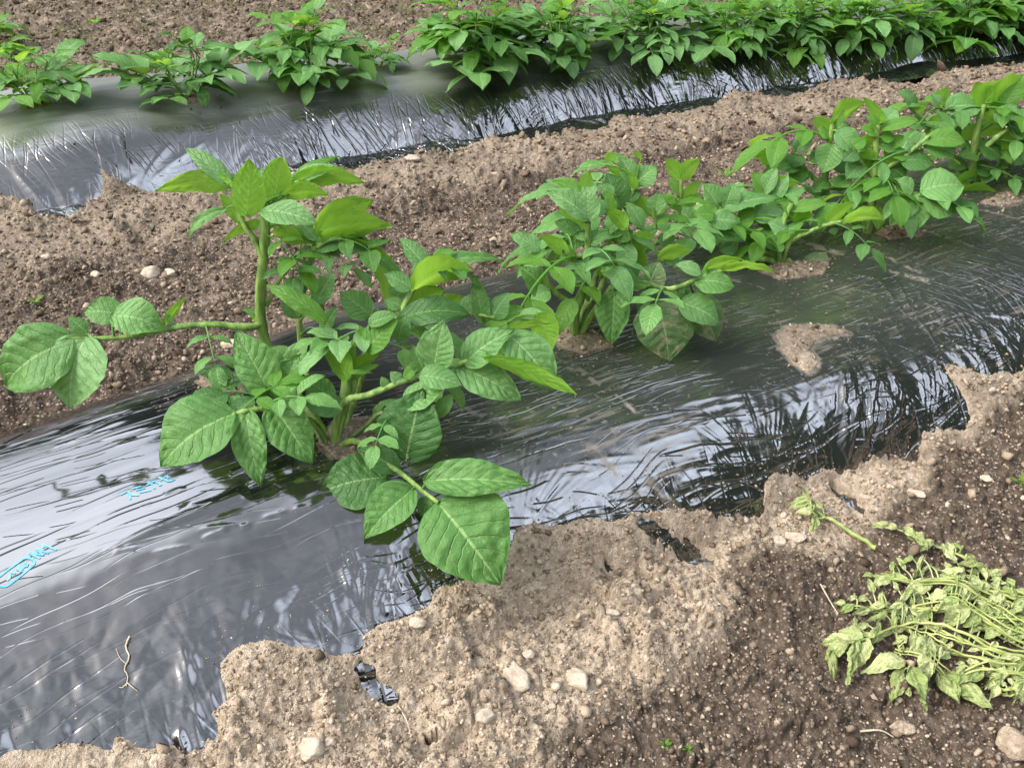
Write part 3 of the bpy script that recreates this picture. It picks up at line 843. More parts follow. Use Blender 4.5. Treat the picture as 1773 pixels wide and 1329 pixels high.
SMEARS = [(*to_uv([(x0, y0), (x1, y1)]), w_, s_) for x0, y0, x1, y1, w_, s_ in [
    (1020, 655, 1118, 728, 0.007, 0.8), (1060, 745, 1125, 795, 0.010, 0.55), (1015, 765, 1085, 850, 0.013, 0.65), (1100, 820, 1175, 880, 0.011, 0.6),
    (930, 610, 1010, 645, 0.016, 0.4), (780, 700, 880, 735, 0.012, 0.35), (1385, 418, 1455, 440, 0.020, 0.75), (1500, 425, 1590, 472, 0.010, 0.55),
    (1545, 470, 1600, 486, 0.014, 0.7), (1650, 350, 1780, 385, 0.014, 0.6), (1590, 395, 1680, 425, 0.012, 0.45), (1220, 470, 1320, 500, 0.010, 0.35)]]
def build_film(bed, us, label):
    c0 = BEDS[bed]['vc']
    vs_ = np.linspace(0.50, 1.58, 2400) if bed == 'near' else np.linspace(2.30, 3.42, 2400)
    zz = bed_z(bed, np.full_like(vs_, 0.4), vs_)
    arc = np.concatenate([[0], np.cumsum(np.hypot(np.diff(vs_), np.diff(np.clip(zz, -0.02, 9))))])
    step = 0.0023 if bed == 'near' else 0.0042
    vs_ = np.interp(np.arange(0, arc[-1], step), arc, vs_)
    U, V = np.meshgrid(us, vs_, indexing='ij')
    if bed == 'far':
        V = V + far_bend(U)
    P = film_point(bed, U.ravel(), V.ravel())
    if bed == 'near':
        t = (BEDS['near']['vc'] - V) / BEDS['near']['hf']
        dust = sstep(0.34, 0.55, U) * (0.35 + 0.65 * sstep(-0.2, 0.4, perlin(U * 2.6, V * 4.3, 301))) * (1 - 0.4 * sstep(0.6, 0.9, t)) * 1.5 + 0.08
        dust = np.clip(dust, 0, 1)
        kk = np.hypot(U - ISL[-1].mean(0)[0], V - ISL[-1].mean(0)[1]) < 0.16
        ds = -sdist(U[kk], V[kk], ISL[-1]) + 0.003 * fbm(U[kk] * 60, V[kk] * 60, 311, 2)
        dust[kk] = np.maximum(dust[kk], 1 + 0.70 * sstep(0.009, 0.001, ds))
        for a_, b_, wd, st in SMEARS:
            e_ = b_ - a_; L_ = np.hypot(*e_)
            tt = np.clip(((U - a_[0]) * e_[0] + (V - a_[1]) * e_[1]) / L_ ** 2, 0, 1)
            dd = np.hypot(U - a_[0] - tt * e_[0], V - a_[1] - tt * e_[1])
            kk = dd < 0.06
            nn = fbm(U[kk] * 45, V[kk] * 45, 312, 3)
            dust[kk] = np.maximum(dust[kk], 1 + 1.35 * st * sstep(wd, wd * 0.2, dd[kk] + 0.4 * wd * nn) * sstep(-0.5, 0.4, nn))
        for c in [p.mean(0) for p in ISL[:-1]]:
            dust = np.maximum(dust, sstep(0.16, 0.03, np.hypot(U - c[0], V - c[1])))
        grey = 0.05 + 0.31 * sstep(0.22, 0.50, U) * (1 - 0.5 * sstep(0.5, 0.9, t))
        lf = sstep(0.32, 0.02, U) * sstep(0.1, 0.5, t)
        patchy = sstep(-0.35, 0.25, perlin(U * 3.7, V * 5.1, 303))
        along = (1 - 0.75 * lf) * (1 - 0.5 * sstep(1.2, 1.6, U)) * (0.25 + 0.75 * patchy)
        gather = np.maximum(sstep(0.70, 0.92, t) * (1 - 0.5 * lf), sstep(1.15, 1.5, U) * sstep(-0.1, 0.35, t) * (0.3 + 0.7 * patchy))
    else:
        t = (BEDS['far']['vc'] + far_bend(U) - V) / BEDS['far']['hf']
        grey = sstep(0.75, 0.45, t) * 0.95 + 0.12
        along = 0.8 * sstep(0.7, 0.4, t) + 0.15
        gather = sstep(0.42, 0.66, t) * (0.55 + 0.9 * sstep(-0.3, 0.3, perlin(U * 1.9, V * 2, 304))) * (0.45 + 0.55 * sstep(0.5, 1.0, U))
        dust = sstep(0.75, 0.45, t) * (0.6 + 0.4 * perlin(U * 2.2, V * 3, 302)) + 0.10
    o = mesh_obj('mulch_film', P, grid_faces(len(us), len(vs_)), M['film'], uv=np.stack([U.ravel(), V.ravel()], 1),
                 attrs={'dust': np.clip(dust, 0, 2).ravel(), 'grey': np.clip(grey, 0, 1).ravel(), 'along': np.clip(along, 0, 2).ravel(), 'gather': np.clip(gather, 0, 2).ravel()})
    return tag(o, label, 'plastic film', 'mulch films over the two ridges')

us_n = np.concatenate([np.arange(-0.62, 1.7, 0.0023), np.arange(1.7, 2.4, 0.0045), np.arange(2.4, 4.2, 0.008)])
film_near = build_film('near', us_n, 'glossy black plastic film over the nearer ridge, printed with blue lettering at its left')
us_f = np.concatenate([np.arange(-0.9, 2.4, 0.0044), np.arange(2.4, 6.5, 0.0075)])
film_far = build_film('far', us_f, 'dusty black plastic film over the farther ridge, below the row of low plants')

# ------------------------------------------------------------------ blue print on the film
def stroke_px(pts, x0=0.0, y0=790.0, sc=5.315):
    return [(x0 + x / sc, y0 + y / sc) for x, y in pts]
FILM_SURF = lambda u, v: film_z('near', u, v)
def ribbon(mb, pts, width, closed=False):
    q = np.array([(lambda w: (w[:2] @ DU, w[:2] @ DV))(cast(*p, FILM_SURF)) for p in pts])
    if closed: q = np.vstack([q, q[:1]])
    seg = np.concatenate([[0], np.cumsum(np.hypot(*np.diff(q, axis=0).T))])
    n = max(3, int(seg[-1] / 0.0015))
    s = np.linspace(0, seg[-1], n)
    c = np.stack([np.interp(s, seg, q[:, 0]), np.interp(s, seg, q[:, 1])], 1)
    tg = np.gradient(c, axis=0); tg /= np.linalg.norm(tg, axis=1)[:, None] + 1e-9
    nm = np.stack([-tg[:, 1], tg[:, 0]], 1)
    cols = [film_point('near', (c + nm * k * width / 2)[:, 0], (c + nm * k * width / 2)[:, 1], 0.0007) for k in (-1, 0, 1)]
    V = np.stack(cols, 1).reshape(-1, 3)
    mb.add(V, grid_faces(n, 3))
LETTERS = [
    *[[[(ox + x * 88 - y * 105, oy - x * 42 - y * 46) for x, y in st] for st in glyph] for (ox, oy), glyph in (
        ((1195, 398), [[(.08, .88), (.86, .88), (.62, .48), (.08, .03)], [(.56, .42), (.98, .03)]]),
        ((1306, 348), [[(.15, .98), (.88, .78)], [(.15, .64), (.88, .44)], [(.08, .28), (.95, .0)]]),
        ((1420, 298), [[(.03, .70), (.92, .70), (.82, .06), (.64, .12)], [(.46, 1.0), (.42, .5), (.05, .0)]]),
        ((1530, 250), [[(.0, .55), (.97, .74), (.72, .44)], [(.36, 1.0), (.36, .15), (.48, .04), (.98, .04)]]))],
    [[(262,888),(370,936)], [(262,888),(404,906)], [(404,906),(324,848)], [(324,848),(450,888)]],
    [[(402,838),(388,808),(522,858)]],
    [[(96,1082),(90,1120),(64,1142)], [(100,1066),(142,1078)], [(146,1040),(218,1024)], [(170,1000),(194,1062)], [(166,1050),(176,1032)], [(206,1040),(212,1018)],
     [(208,984),(236,1018)], [(228,970),(258,992),(244,1016)]],
]
for strokes in LETTERS:
    mb = MB()
    for s_ in strokes:
        ribbon(mb, stroke_px(s_), 0.0024)
    mb.build('printed_character', M['print'], film_near)
mb = MB()
ribbon(mb, stroke_px([(-70,1150),(0,1100),(60,1050),(215,938),(250,930),(285,938),(318,962),(318,985),(300,1005),(200,1090),(112,1160),(80,1185),(45,1196),(0,1194),(-50,1190)]), 0.0028, True)
mb.build('printed_border', M['print'], film_near)
# ------------------------------------------------------------------ leaves and plants
VIEW = lambda p: (np.array([0, 0, CAM_H]) - p) / np.linalg.norm(np.array([0, 0, CAM_H]) - p)
rng = np.random.default_rng(7)

def unit(a):
    return a / (np.linalg.norm(a) + 1e-12)

def leaf_blade(p0, p1, width, normal, sag=0.08, fold=0.25, rough=1.0, ns=13, nq=9, cord=0.06, tipw=1.0, seed=0, twist=0.0, crumple=0.0, bend=0.0):
    """one leaflet: quilted, folded along its midrib, arched between its two ends"""
    a = p1 - p0; L = np.linalg.norm(a); a = a / L
    n = unit(normal - a * (normal @ a)); b = np.cross(a, n)
    s = np.linspace(0, 1, ns) ** 0.92; q = np.linspace(-1, 1, nq)
    S, Q = np.meshgrid(s, q, indexing='ij')
    r_ = np.random.default_rng(seed)
    o = r_.uniform(0, 60, 4)
    ea = r_.uniform(0.50, 0.64); eb = r_.uniform(0.86, 1.08) * (0.8 + 0.2 * tipw)
    pk = ea / (ea + eb)
    prof = (S ** ea * (1 - S) ** eb) / (pk ** ea * (1 - pk) ** eb)
    prof = np.maximum(prof, 0.035 * (S < 0.9))
    asym = 1 + 0.10 * np.sign(Q) * r_.uniform(-1, 1)
    edge = 1 + 0.05 * perlin(S * 6 + o[0], np.sign(Q) * 3 + o[1], 1)
    W = width / 2 * prof * asym * edge
    along = S * L - cord * L * np.abs(Q) * (1 - S) ** 5 * 1.2 + 0.02 * L * np.abs(Q) ** 2 * (1 - S)
    across = Q * W
    z = 4 * sag * L * S * (1 - S)
    z = z + fold * np.abs(across) - 0.55 * fold * (across ** 2) / (width / 2 + 1e-9)
    ph = 2 * np.pi * (S * 7.5 - np.abs(Q) * 1.9 + 0.22 * perlin(S * 4 + o[0], Q * 2 + o[2], 9))
    z = z + rough * 0.0095 * L * np.cos(ph) * np.clip(np.abs(Q) * 2.5, 0, 1) * (1 - 0.6 * np.abs(Q))
    z = z + rough * 0.045 * L * perlin(S * 2.2 + o[0], Q * 1.3 + o[1], 2) * (np.abs(Q) * 0.9 + 0.1)
    z = z + rough * 0.030 * L * perlin(S * 5.0 + o[2], Q * 0.8 + o[3], 3) * np.abs(Q) ** 2
    z = z + rough * 0.016 * L * perlin(S * 11 + o[1], Q * 4.5 + o[2], 5) * np.clip(np.abs(Q) * 3, 0, 1)
    if crumple:
        z = z + crumple * L * (0.5 * perlin(S * 3 + o[2], Q * 2 + o[0], 6) + 0.35 * np.abs(perlin(S * 6 + o[3], Q * 4 + o[1], 7)))
        across = across * (1 - 0.25 * crumple * 4 * np.abs(perlin(S * 3 + o[0], 0 * S + o[3], 8)))
    across = across + bend * L * 4 * S * (1 - S)
    if twist:
        an = twist * (S - 0.3)
        across, z = across * np.cos(an) - z * np.sin(an) * 0, z + across * np.sin(an)
    P = p0 + along[..., None] * a + across[..., None] * b + z[..., None] * n
    f = grid_faces(ns, nq)
    return P.reshape(-1, 3), f, np.stack([S.ravel(), Q.ravel()], 1)

KIND = {'m': 'mature', 'd': 'dark', 'y': 'young', 'b': 'backlit', 'p': 'pale', 'w': 'dusty', 'x': 'wilted'}

class Plant:
    """a thing whose stems and leaves are laid out by hand"""
    def __init__(s, base, label, name='potato_plant', cat='potato plant', group='potato plants in the two rows', surf=None):
        s.base = cast(*base, surf or FILM_SURF)
        o = bpy.data.objects.new(name, None); C.objects.link(o)
        o.location = s.base; o.empty_display_size = 0.05
        tag(o, label, cat, group)
        s.o = o; s.samples = []; s.k = 0
    def stem(s, pts, r0, r1, mat='stem'):
        """pts: (photo x, photo y, metres behind the plant's base)"""
        P = []
        for p in pts:
            if p == 'base': P.append(s.base - np.array([0, 0, 0.012]))
            else: P.append(at_depth(p[0], p[1], s.base[1] + p[2]))
        c = spline(P, 8 + 5 * len(P))
        k = px_size(s.base)
        rr = np.interp(np.linspace(0, 1, len(c)), [0, 1], [r0, r1]) * k
        rr = rr * (1 + 0.16 * np.maximum(0, np.sin(np.arange(len(c)) * 0.9 + r0)) ** 6 + 0.05 * perlin(np.arange(len(c)) * 0.4, 0 * np.arange(len(c)) + r1, 4))
        mb = MB(); mb.add(*tube(c, rr, 8, 0.10))
        # small side leaflets and nodes keep it from reading as a bare pipe
        mb.build('stem', M[mat], s.o)
        for q, r in zip(c, np.interp(np.linspace(0, 1, len(c)), [0, 1], [r0 * k, r1 * k])):
            d = q - np.array([0, 0, CAM_H])
            dep = d @ CAMF
            s.samples.append((CX + F_PX * d[0] / dep, CY - F_PX * (d @ CAMU) / dep, q, r))
        return c
    def leaf(s, bx, by, tx, ty, w, kind='m', z=0.0, dt=None, roll=0.0, sag=0.07, fold=0.25, rough=1.0, petiole=True, cord=0.06, twist=None, bend=0.0, y=None):
        arr = np.array([(a, b) for a, b, _, _ in s.samples])
        i = int(np.argmin(np.hypot(arr[:, 0] - bx, arr[:, 1] - by)))
        node = s.samples[i][2]
        yb = (node[1] if y is None else s.base[1] + y) + z
        gap = np.hypot(arr[i, 0] - bx, arr[i, 1] - by)
        p0 = at_depth(bx, by, yb)
        k = px_size(p0)
        if dt is None:
            dy = (ty - by)
            dt = -0.55 * dy * k if dy > 0 else -0.35 * dy * k
        p1 = at_depth(tx, ty, yb + dt)
        # keep tips out of the ground
        mid = (p0 + p1) / 2; V = VIEW(mid)
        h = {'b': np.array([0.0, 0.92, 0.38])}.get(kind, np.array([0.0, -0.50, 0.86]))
        a = unit(p1 - p0)
        n = unit(h - a * (h @ a))
        if roll:
            n = n * math.cos(R(roll)) + np.cross(a, n) * math.sin(R(roll))
        face = abs(n @ V)
        s.k += 1
        width = w * k / max(face, 0.45)
        L = np.linalg.norm(p1 - p0)
        width = min(width, 1.25 * L)
        big = w > 55
        mb = MB()
        sg = sag if n @ V > 0 else -sag * 0.3 if sag < 0.1 else sag
        v, f, uv = leaf_blade(p0, p1, width, n, abs(sag), fold, rough, 41 if big else 23, 25 if big else 13, cord,
                              seed=s.k * 13 + int(bx), twist=rng.uniform(-0.35, 0.35) if twist is None else twist, bend=bend)
        mb.add(v, f, uv)
        if petiole:
            pr = max(0.9 * k * (1 + w / 45), 0.0007)
            pe = p0 + (p1 - p0) * 0.05
            if gap > 4:
                m_ = (node + p0) / 2 + np.array([0, 0, 0.10 * np.linalg.norm(node - p0)])
                mb.add(*tube(spline([node, m_, p0, pe], 10), [pr * 1.25, pr * 0.8], 6))
            # raised midrib below the blade
        return mb.build('leaf', M[KIND[kind]], s.o)
    def leaves(s, rows):
        for r in rows:
            kw = r[-1] if isinstance(r[-1], dict) else {}
            a = r[:-1] if kw else r
            s.leaf(*a, **kw)
    def compound(s, start, az, el, length, kind='m', pairs=2, droop=0.6, size=1.0, seed=0):
        """a whole compound leaf (rachis with leaflet pairs and an end leaflet) growing from a point"""
        r_ = np.random.default_rng(seed)
        d = np.array([math.cos(az) * math.cos(el), math.sin(az) * math.cos(el), math.sin(el)])
        t = np.linspace(0, 1, 9)
        length = length * (1 - 0.30 * max(0.0, -(d[:2] @ DV)))
        c = start + d * (length * t)[:, None] + np.array([0, 0, -1.0]) * (droop * length * t ** 2)[:, None]
        g_ = smooth_surface(c[:, :2] @ DU, c[:, :2] @ DV) + 0.35 * length * size * t
        c[:, 2] = np.where(t > 0.2, np.maximum(c[:, 2], g_), c[:, 2])       # rests above the film
        mb = MB()
        mb.add(*tube(c, [length * 0.020, length * 0.010], 5))
        side = unit(np.cross(d, [0, 0, 1.0]))
        for i in range(pairs):
            tt = 0.42 + 0.40 * i / max(1, pairs - 1) if pairs > 1 else 0.6
            p = np.array([np.interp(tt, t, c[:, j]) for j in range(3)])
            for sg in (-1, 1):
                ll = length * size * (0.42 + 0.10 * i) * r_.uniform(0.85, 1.12)
                dd = unit(side * sg * 0.9 + unit(c[-1] - c[4]) * 0.45 + np.array([0, 0, r_.uniform(-0.45, 0.15)]))
                p0 = p + dd * ll * 0.10
                nn = np.array([0, 0, 1.0]) + side * sg * r_.uniform(-0.15, 0.5)
                v, f, uv = leaf_blade(p0, p0 + dd * ll, ll * r_.uniform(0.46, 0.60), nn, 0.10, 0.3, 1.1, 10, 7, seed=seed * 7 + i * 2 + sg, twist=r_.uniform(-0.5, 0.5))
                mb.add(v, f, uv); mb.add(*tube([p, p0 + dd * ll * 0.06], [length * 0.008], 4))
        e = unit(c[-1] - c[-3]) + np.array([0, 0, -0.25])
        ll = length * size * 0.55
        v, f, uv = leaf_blade(c[-1], c[-1] + unit(e) * ll, ll * 0.60, np.array([0, 0, 1.0]) + d * 0.4, 0.10, 0.18, 1.3, 13, 9, 0.06, 0.6, seed=seed * 7 + 99, twist=r_.uniform(-0.3, 0.3))
        mb.add(v, f, uv)
        return mb.build('leaf', M[KIND[kind]], s.o)
    def fill(s, n, length, seed, kinds='mdypm', ymax=1e9, front=True):
        """more compound leaves along the upper stems"""
        r_ = np.random.default_rng(seed)
        z0 = s.base[2] + 0.05
        pool = [q for _, _, q, _ in s.samples if q[2] > z0]
        for i in range(n):
            q = pool[int(r_.integers(len(pool)))]
            s.compound(q, r_.uniform(0, 2 * np.pi), R(r_.uniform(0, 50)), length * r_.uniform(0.75, 1.2), kinds[int(r_.integers(len(kinds)))], 2, r_.uniform(0.3, 0.9), 1.0, seed * 31 + i)
    def bush(s, height, spread, nstem, per, seed, kinds='mmypd', lean=(0, 0), start_el=(10, 55), size=1.0, at=None, stemr=0.0035):
        """stems fanning from the base, each carrying compound leaves up to a young tuft"""
        r_ = np.random.default_rng(seed)
        b0 = s.base if at is None else at
        for i in range(nstem):
            az = i * 2 * np.pi / nstem + r_.uniform(-0.5, 0.5)
            h = height * r_.uniform(0.72, 1.0) * (1.0 if i else 1.05)
            out = spread * r_.uniform(0.15, 0.42)
            top = b0 + np.array([math.cos(az) * out + lean[0], math.sin(az) * out + lean[1], h * 0.80])
            mid = b0 + np.array([math.cos(az) * out * 0.5, math.sin(az) * out * 0.5, h * 0.36])
            c = spline([b0 - np.array([0, 0, 0.01]), mid, top], 12)
            mb = MB(); mb.add(*tube(c, [stemr * 1.3, stemr * 0.7], 6)); mb.build('stem', M['stem'], s.o)
            for k in range(per):
                tt = 0.30 + 0.70 * k / (per - 1)
                p = np.array([np.interp(tt, np.linspace(0, 1, 12), c[:, j]) for j in range(3)])
                la = az + k * 2.4 + r_.uniform(-0.4, 0.4) if k else az + r_.uniform(-0.3, 0.3)
                young = tt > 0.78
                el = R(r_.uniform(*start_el)) if not young else R(r_.uniform(40, 75))
                ln = spread * (0.85 - 0.45 * tt) * r_.uniform(0.8, 1.15)
                kd = 'y' if young and r_.random() < 0.6 else kinds[int(r_.integers(len(kinds)))]
                s.compound(p, la, el, ln, kd, 1 if young else 2, 0.35 if young else r_.uniform(0.4, 0.9), size, seed * 101 + i * 17 + k)
# ================================================================== the big plant in front
G = lambda **k: k
p = Plant((572, 772), 'largest potato plant in front, with one tall shoot and a long leaf reaching left')
p.stem(['base', (540, 720, 0.05), (492, 662, 0.10), (462, 600, 0.12), (450, 540, 0.125), (453, 470, 0.13), (459, 395, 0.14), (455, 355, 0.145)], 11, 8)
p.stem([(456, 450, 0.13), (440, 415, 0.135), (421, 385, 0.14), (405, 330, 0.15)], 6, 4)
p.stem([(451, 560, 0.122), (430, 567, 0.11), (370, 562, 0.10), (310, 566, 0.09), (250, 578, 0.08), (200, 585, 0.07), (150, 586, 0.06), (118, 584, 0.055)], 7, 3.5)
p.stem(['base', (545, 690, 0.10), (523, 610, 0.15), (519, 545, 0.16), (530, 480, 0.165), (545, 425, 0.17)], 6, 5)
p.stem([(461, 530, 0.13), (483, 486, 0.14), (505, 455, 0.15), (520, 437, 0.16)], 4, 5)
p.stem([(541, 432, 0.17), (575, 415, 0.172), (592, 412, 0.175)], 4, 3)
p.stem(['base', (586, 735, 0.01), (597, 695, 0.02), (601, 650, 0.03), (606, 625, 0.035)], 11, 8)
p.stem(['base', (594, 701, 0.0), (640, 683, 0.0), (690, 663, 0.005), (725, 651, 0.01), (790, 632, 0.02), (850, 605, 0.03), (885, 570, 0.05)], 6.5, 3)
p.stem(['base', (614, 763, -0.015), (660, 797, -0.05), (691, 816, -0.07), (729, 847, -0.095), (760, 870, -0.115)], 6, 3.6, 'stem')
p.stem(['base', (545, 735, 0.0), (500, 715, -0.01), (460, 708, -0.02), (426, 711, -0.03), (400, 720, -0.035)], 6, 4)
p.stem(['base', (610, 700, 0.05), (640, 610, 0.08), (668, 570, 0.09), (691, 545, 0.10), (717, 497, 0.11), (735, 465, 0.12)], 8, 5)
p.stem([(691, 545, 0.10), (760, 540, 0.10), (830, 545, 0.11), (880, 555, 0.11)], 4, 3)
p.stem([(605, 690, 0.03), (620, 640, 0.045), (637, 604, 0.05), (640, 585, 0.05)], 7, 4)
p.stem(['base', (630, 740, 0.0), (665, 715, -0.01), (700, 760, -0.03), (706, 795, -0.05)], 4, 3, 'stem_base')
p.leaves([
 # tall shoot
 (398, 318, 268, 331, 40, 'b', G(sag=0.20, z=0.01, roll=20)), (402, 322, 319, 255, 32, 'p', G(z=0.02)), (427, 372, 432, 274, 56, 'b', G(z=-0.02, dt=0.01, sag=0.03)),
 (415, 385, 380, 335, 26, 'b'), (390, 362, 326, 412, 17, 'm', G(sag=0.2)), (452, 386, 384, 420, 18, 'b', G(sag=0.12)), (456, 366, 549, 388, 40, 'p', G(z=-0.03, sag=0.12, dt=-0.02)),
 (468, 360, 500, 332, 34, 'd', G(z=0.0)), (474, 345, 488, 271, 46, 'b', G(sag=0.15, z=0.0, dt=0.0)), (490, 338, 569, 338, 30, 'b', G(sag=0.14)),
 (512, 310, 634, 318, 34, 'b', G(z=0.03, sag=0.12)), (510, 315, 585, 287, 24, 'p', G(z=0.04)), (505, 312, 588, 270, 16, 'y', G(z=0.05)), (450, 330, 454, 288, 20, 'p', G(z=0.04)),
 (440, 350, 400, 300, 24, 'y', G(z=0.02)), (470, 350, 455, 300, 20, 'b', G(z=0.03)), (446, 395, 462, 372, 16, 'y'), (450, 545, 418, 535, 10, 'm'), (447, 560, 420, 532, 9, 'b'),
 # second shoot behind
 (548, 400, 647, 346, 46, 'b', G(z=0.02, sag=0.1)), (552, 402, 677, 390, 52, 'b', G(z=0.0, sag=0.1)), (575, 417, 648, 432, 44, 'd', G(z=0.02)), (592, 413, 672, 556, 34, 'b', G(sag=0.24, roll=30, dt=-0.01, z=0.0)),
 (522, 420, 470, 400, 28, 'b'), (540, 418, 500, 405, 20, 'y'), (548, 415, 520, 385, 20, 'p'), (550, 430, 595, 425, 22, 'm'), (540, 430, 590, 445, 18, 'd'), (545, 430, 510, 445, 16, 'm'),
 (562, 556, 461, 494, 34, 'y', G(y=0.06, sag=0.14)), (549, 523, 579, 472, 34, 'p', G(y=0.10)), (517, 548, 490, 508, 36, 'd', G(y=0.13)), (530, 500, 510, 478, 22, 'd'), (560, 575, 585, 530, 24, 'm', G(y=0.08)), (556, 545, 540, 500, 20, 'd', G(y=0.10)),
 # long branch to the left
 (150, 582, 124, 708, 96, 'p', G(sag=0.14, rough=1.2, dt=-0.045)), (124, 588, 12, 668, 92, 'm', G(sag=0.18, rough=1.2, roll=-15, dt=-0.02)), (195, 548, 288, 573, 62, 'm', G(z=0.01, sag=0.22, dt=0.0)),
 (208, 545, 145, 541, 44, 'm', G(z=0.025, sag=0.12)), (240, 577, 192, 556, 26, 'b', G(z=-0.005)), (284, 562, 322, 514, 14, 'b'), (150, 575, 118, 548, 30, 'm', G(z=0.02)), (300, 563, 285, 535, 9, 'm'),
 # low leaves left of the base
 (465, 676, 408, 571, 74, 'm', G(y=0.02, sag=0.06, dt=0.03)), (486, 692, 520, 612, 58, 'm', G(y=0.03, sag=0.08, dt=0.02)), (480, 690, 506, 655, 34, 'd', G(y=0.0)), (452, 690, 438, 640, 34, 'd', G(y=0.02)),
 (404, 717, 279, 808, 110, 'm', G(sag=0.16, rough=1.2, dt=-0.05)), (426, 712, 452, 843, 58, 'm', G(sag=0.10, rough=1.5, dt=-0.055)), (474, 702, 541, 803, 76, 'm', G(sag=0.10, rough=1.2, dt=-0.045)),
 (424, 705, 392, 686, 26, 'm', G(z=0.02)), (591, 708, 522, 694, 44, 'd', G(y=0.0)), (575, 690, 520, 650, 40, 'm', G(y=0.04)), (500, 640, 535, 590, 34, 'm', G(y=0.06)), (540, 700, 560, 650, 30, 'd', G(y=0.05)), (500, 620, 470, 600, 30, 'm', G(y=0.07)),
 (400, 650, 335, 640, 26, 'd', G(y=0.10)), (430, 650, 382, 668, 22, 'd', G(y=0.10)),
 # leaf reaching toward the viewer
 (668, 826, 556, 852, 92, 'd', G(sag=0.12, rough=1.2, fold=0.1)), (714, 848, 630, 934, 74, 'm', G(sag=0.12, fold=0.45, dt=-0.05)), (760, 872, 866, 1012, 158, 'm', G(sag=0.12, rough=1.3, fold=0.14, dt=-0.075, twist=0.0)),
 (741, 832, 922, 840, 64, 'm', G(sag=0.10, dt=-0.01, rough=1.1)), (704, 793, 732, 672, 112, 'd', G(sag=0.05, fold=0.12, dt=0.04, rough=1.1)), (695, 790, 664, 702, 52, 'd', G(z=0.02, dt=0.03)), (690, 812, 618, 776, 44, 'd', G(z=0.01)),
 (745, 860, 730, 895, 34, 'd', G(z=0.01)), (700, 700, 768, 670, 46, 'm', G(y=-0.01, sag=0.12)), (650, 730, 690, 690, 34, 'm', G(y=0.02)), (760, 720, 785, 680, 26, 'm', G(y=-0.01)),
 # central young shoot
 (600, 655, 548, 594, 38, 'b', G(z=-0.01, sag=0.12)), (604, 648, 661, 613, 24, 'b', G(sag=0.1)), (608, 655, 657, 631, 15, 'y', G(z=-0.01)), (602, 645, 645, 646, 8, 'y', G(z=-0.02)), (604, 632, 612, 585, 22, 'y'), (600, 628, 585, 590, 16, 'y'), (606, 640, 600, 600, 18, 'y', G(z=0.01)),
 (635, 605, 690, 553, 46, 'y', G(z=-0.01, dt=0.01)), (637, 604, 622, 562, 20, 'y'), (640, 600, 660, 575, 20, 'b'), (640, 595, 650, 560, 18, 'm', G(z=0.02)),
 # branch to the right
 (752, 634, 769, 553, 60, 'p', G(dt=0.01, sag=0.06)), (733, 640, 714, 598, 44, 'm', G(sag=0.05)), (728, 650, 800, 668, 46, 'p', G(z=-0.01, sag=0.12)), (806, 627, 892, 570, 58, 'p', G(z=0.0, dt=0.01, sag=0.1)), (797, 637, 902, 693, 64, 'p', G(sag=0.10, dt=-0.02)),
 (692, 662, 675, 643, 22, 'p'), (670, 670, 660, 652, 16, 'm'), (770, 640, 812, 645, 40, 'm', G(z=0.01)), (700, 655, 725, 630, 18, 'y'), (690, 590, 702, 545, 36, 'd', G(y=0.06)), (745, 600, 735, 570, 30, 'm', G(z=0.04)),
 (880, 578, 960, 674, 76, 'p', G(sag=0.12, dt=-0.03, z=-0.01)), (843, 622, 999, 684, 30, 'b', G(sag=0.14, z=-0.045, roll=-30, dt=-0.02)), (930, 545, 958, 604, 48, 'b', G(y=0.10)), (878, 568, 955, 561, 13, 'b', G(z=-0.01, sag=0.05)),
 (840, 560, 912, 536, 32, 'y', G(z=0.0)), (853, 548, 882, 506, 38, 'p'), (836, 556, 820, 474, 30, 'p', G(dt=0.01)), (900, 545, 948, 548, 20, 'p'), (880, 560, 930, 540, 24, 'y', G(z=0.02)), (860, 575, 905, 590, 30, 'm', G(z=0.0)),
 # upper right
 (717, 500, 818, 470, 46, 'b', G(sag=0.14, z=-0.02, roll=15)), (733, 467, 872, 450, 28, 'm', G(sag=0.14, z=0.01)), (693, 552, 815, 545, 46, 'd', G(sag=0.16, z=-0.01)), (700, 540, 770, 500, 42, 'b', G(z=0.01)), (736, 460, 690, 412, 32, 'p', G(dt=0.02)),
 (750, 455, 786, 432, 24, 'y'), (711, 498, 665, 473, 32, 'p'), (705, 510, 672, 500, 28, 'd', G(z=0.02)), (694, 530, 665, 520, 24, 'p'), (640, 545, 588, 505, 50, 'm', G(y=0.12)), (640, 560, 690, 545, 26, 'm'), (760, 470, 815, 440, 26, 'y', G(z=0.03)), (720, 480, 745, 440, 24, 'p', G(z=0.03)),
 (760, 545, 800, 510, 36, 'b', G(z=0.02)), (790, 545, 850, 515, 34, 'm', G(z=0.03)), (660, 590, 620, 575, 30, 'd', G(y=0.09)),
])

p.fill(15, 0.095, 61)
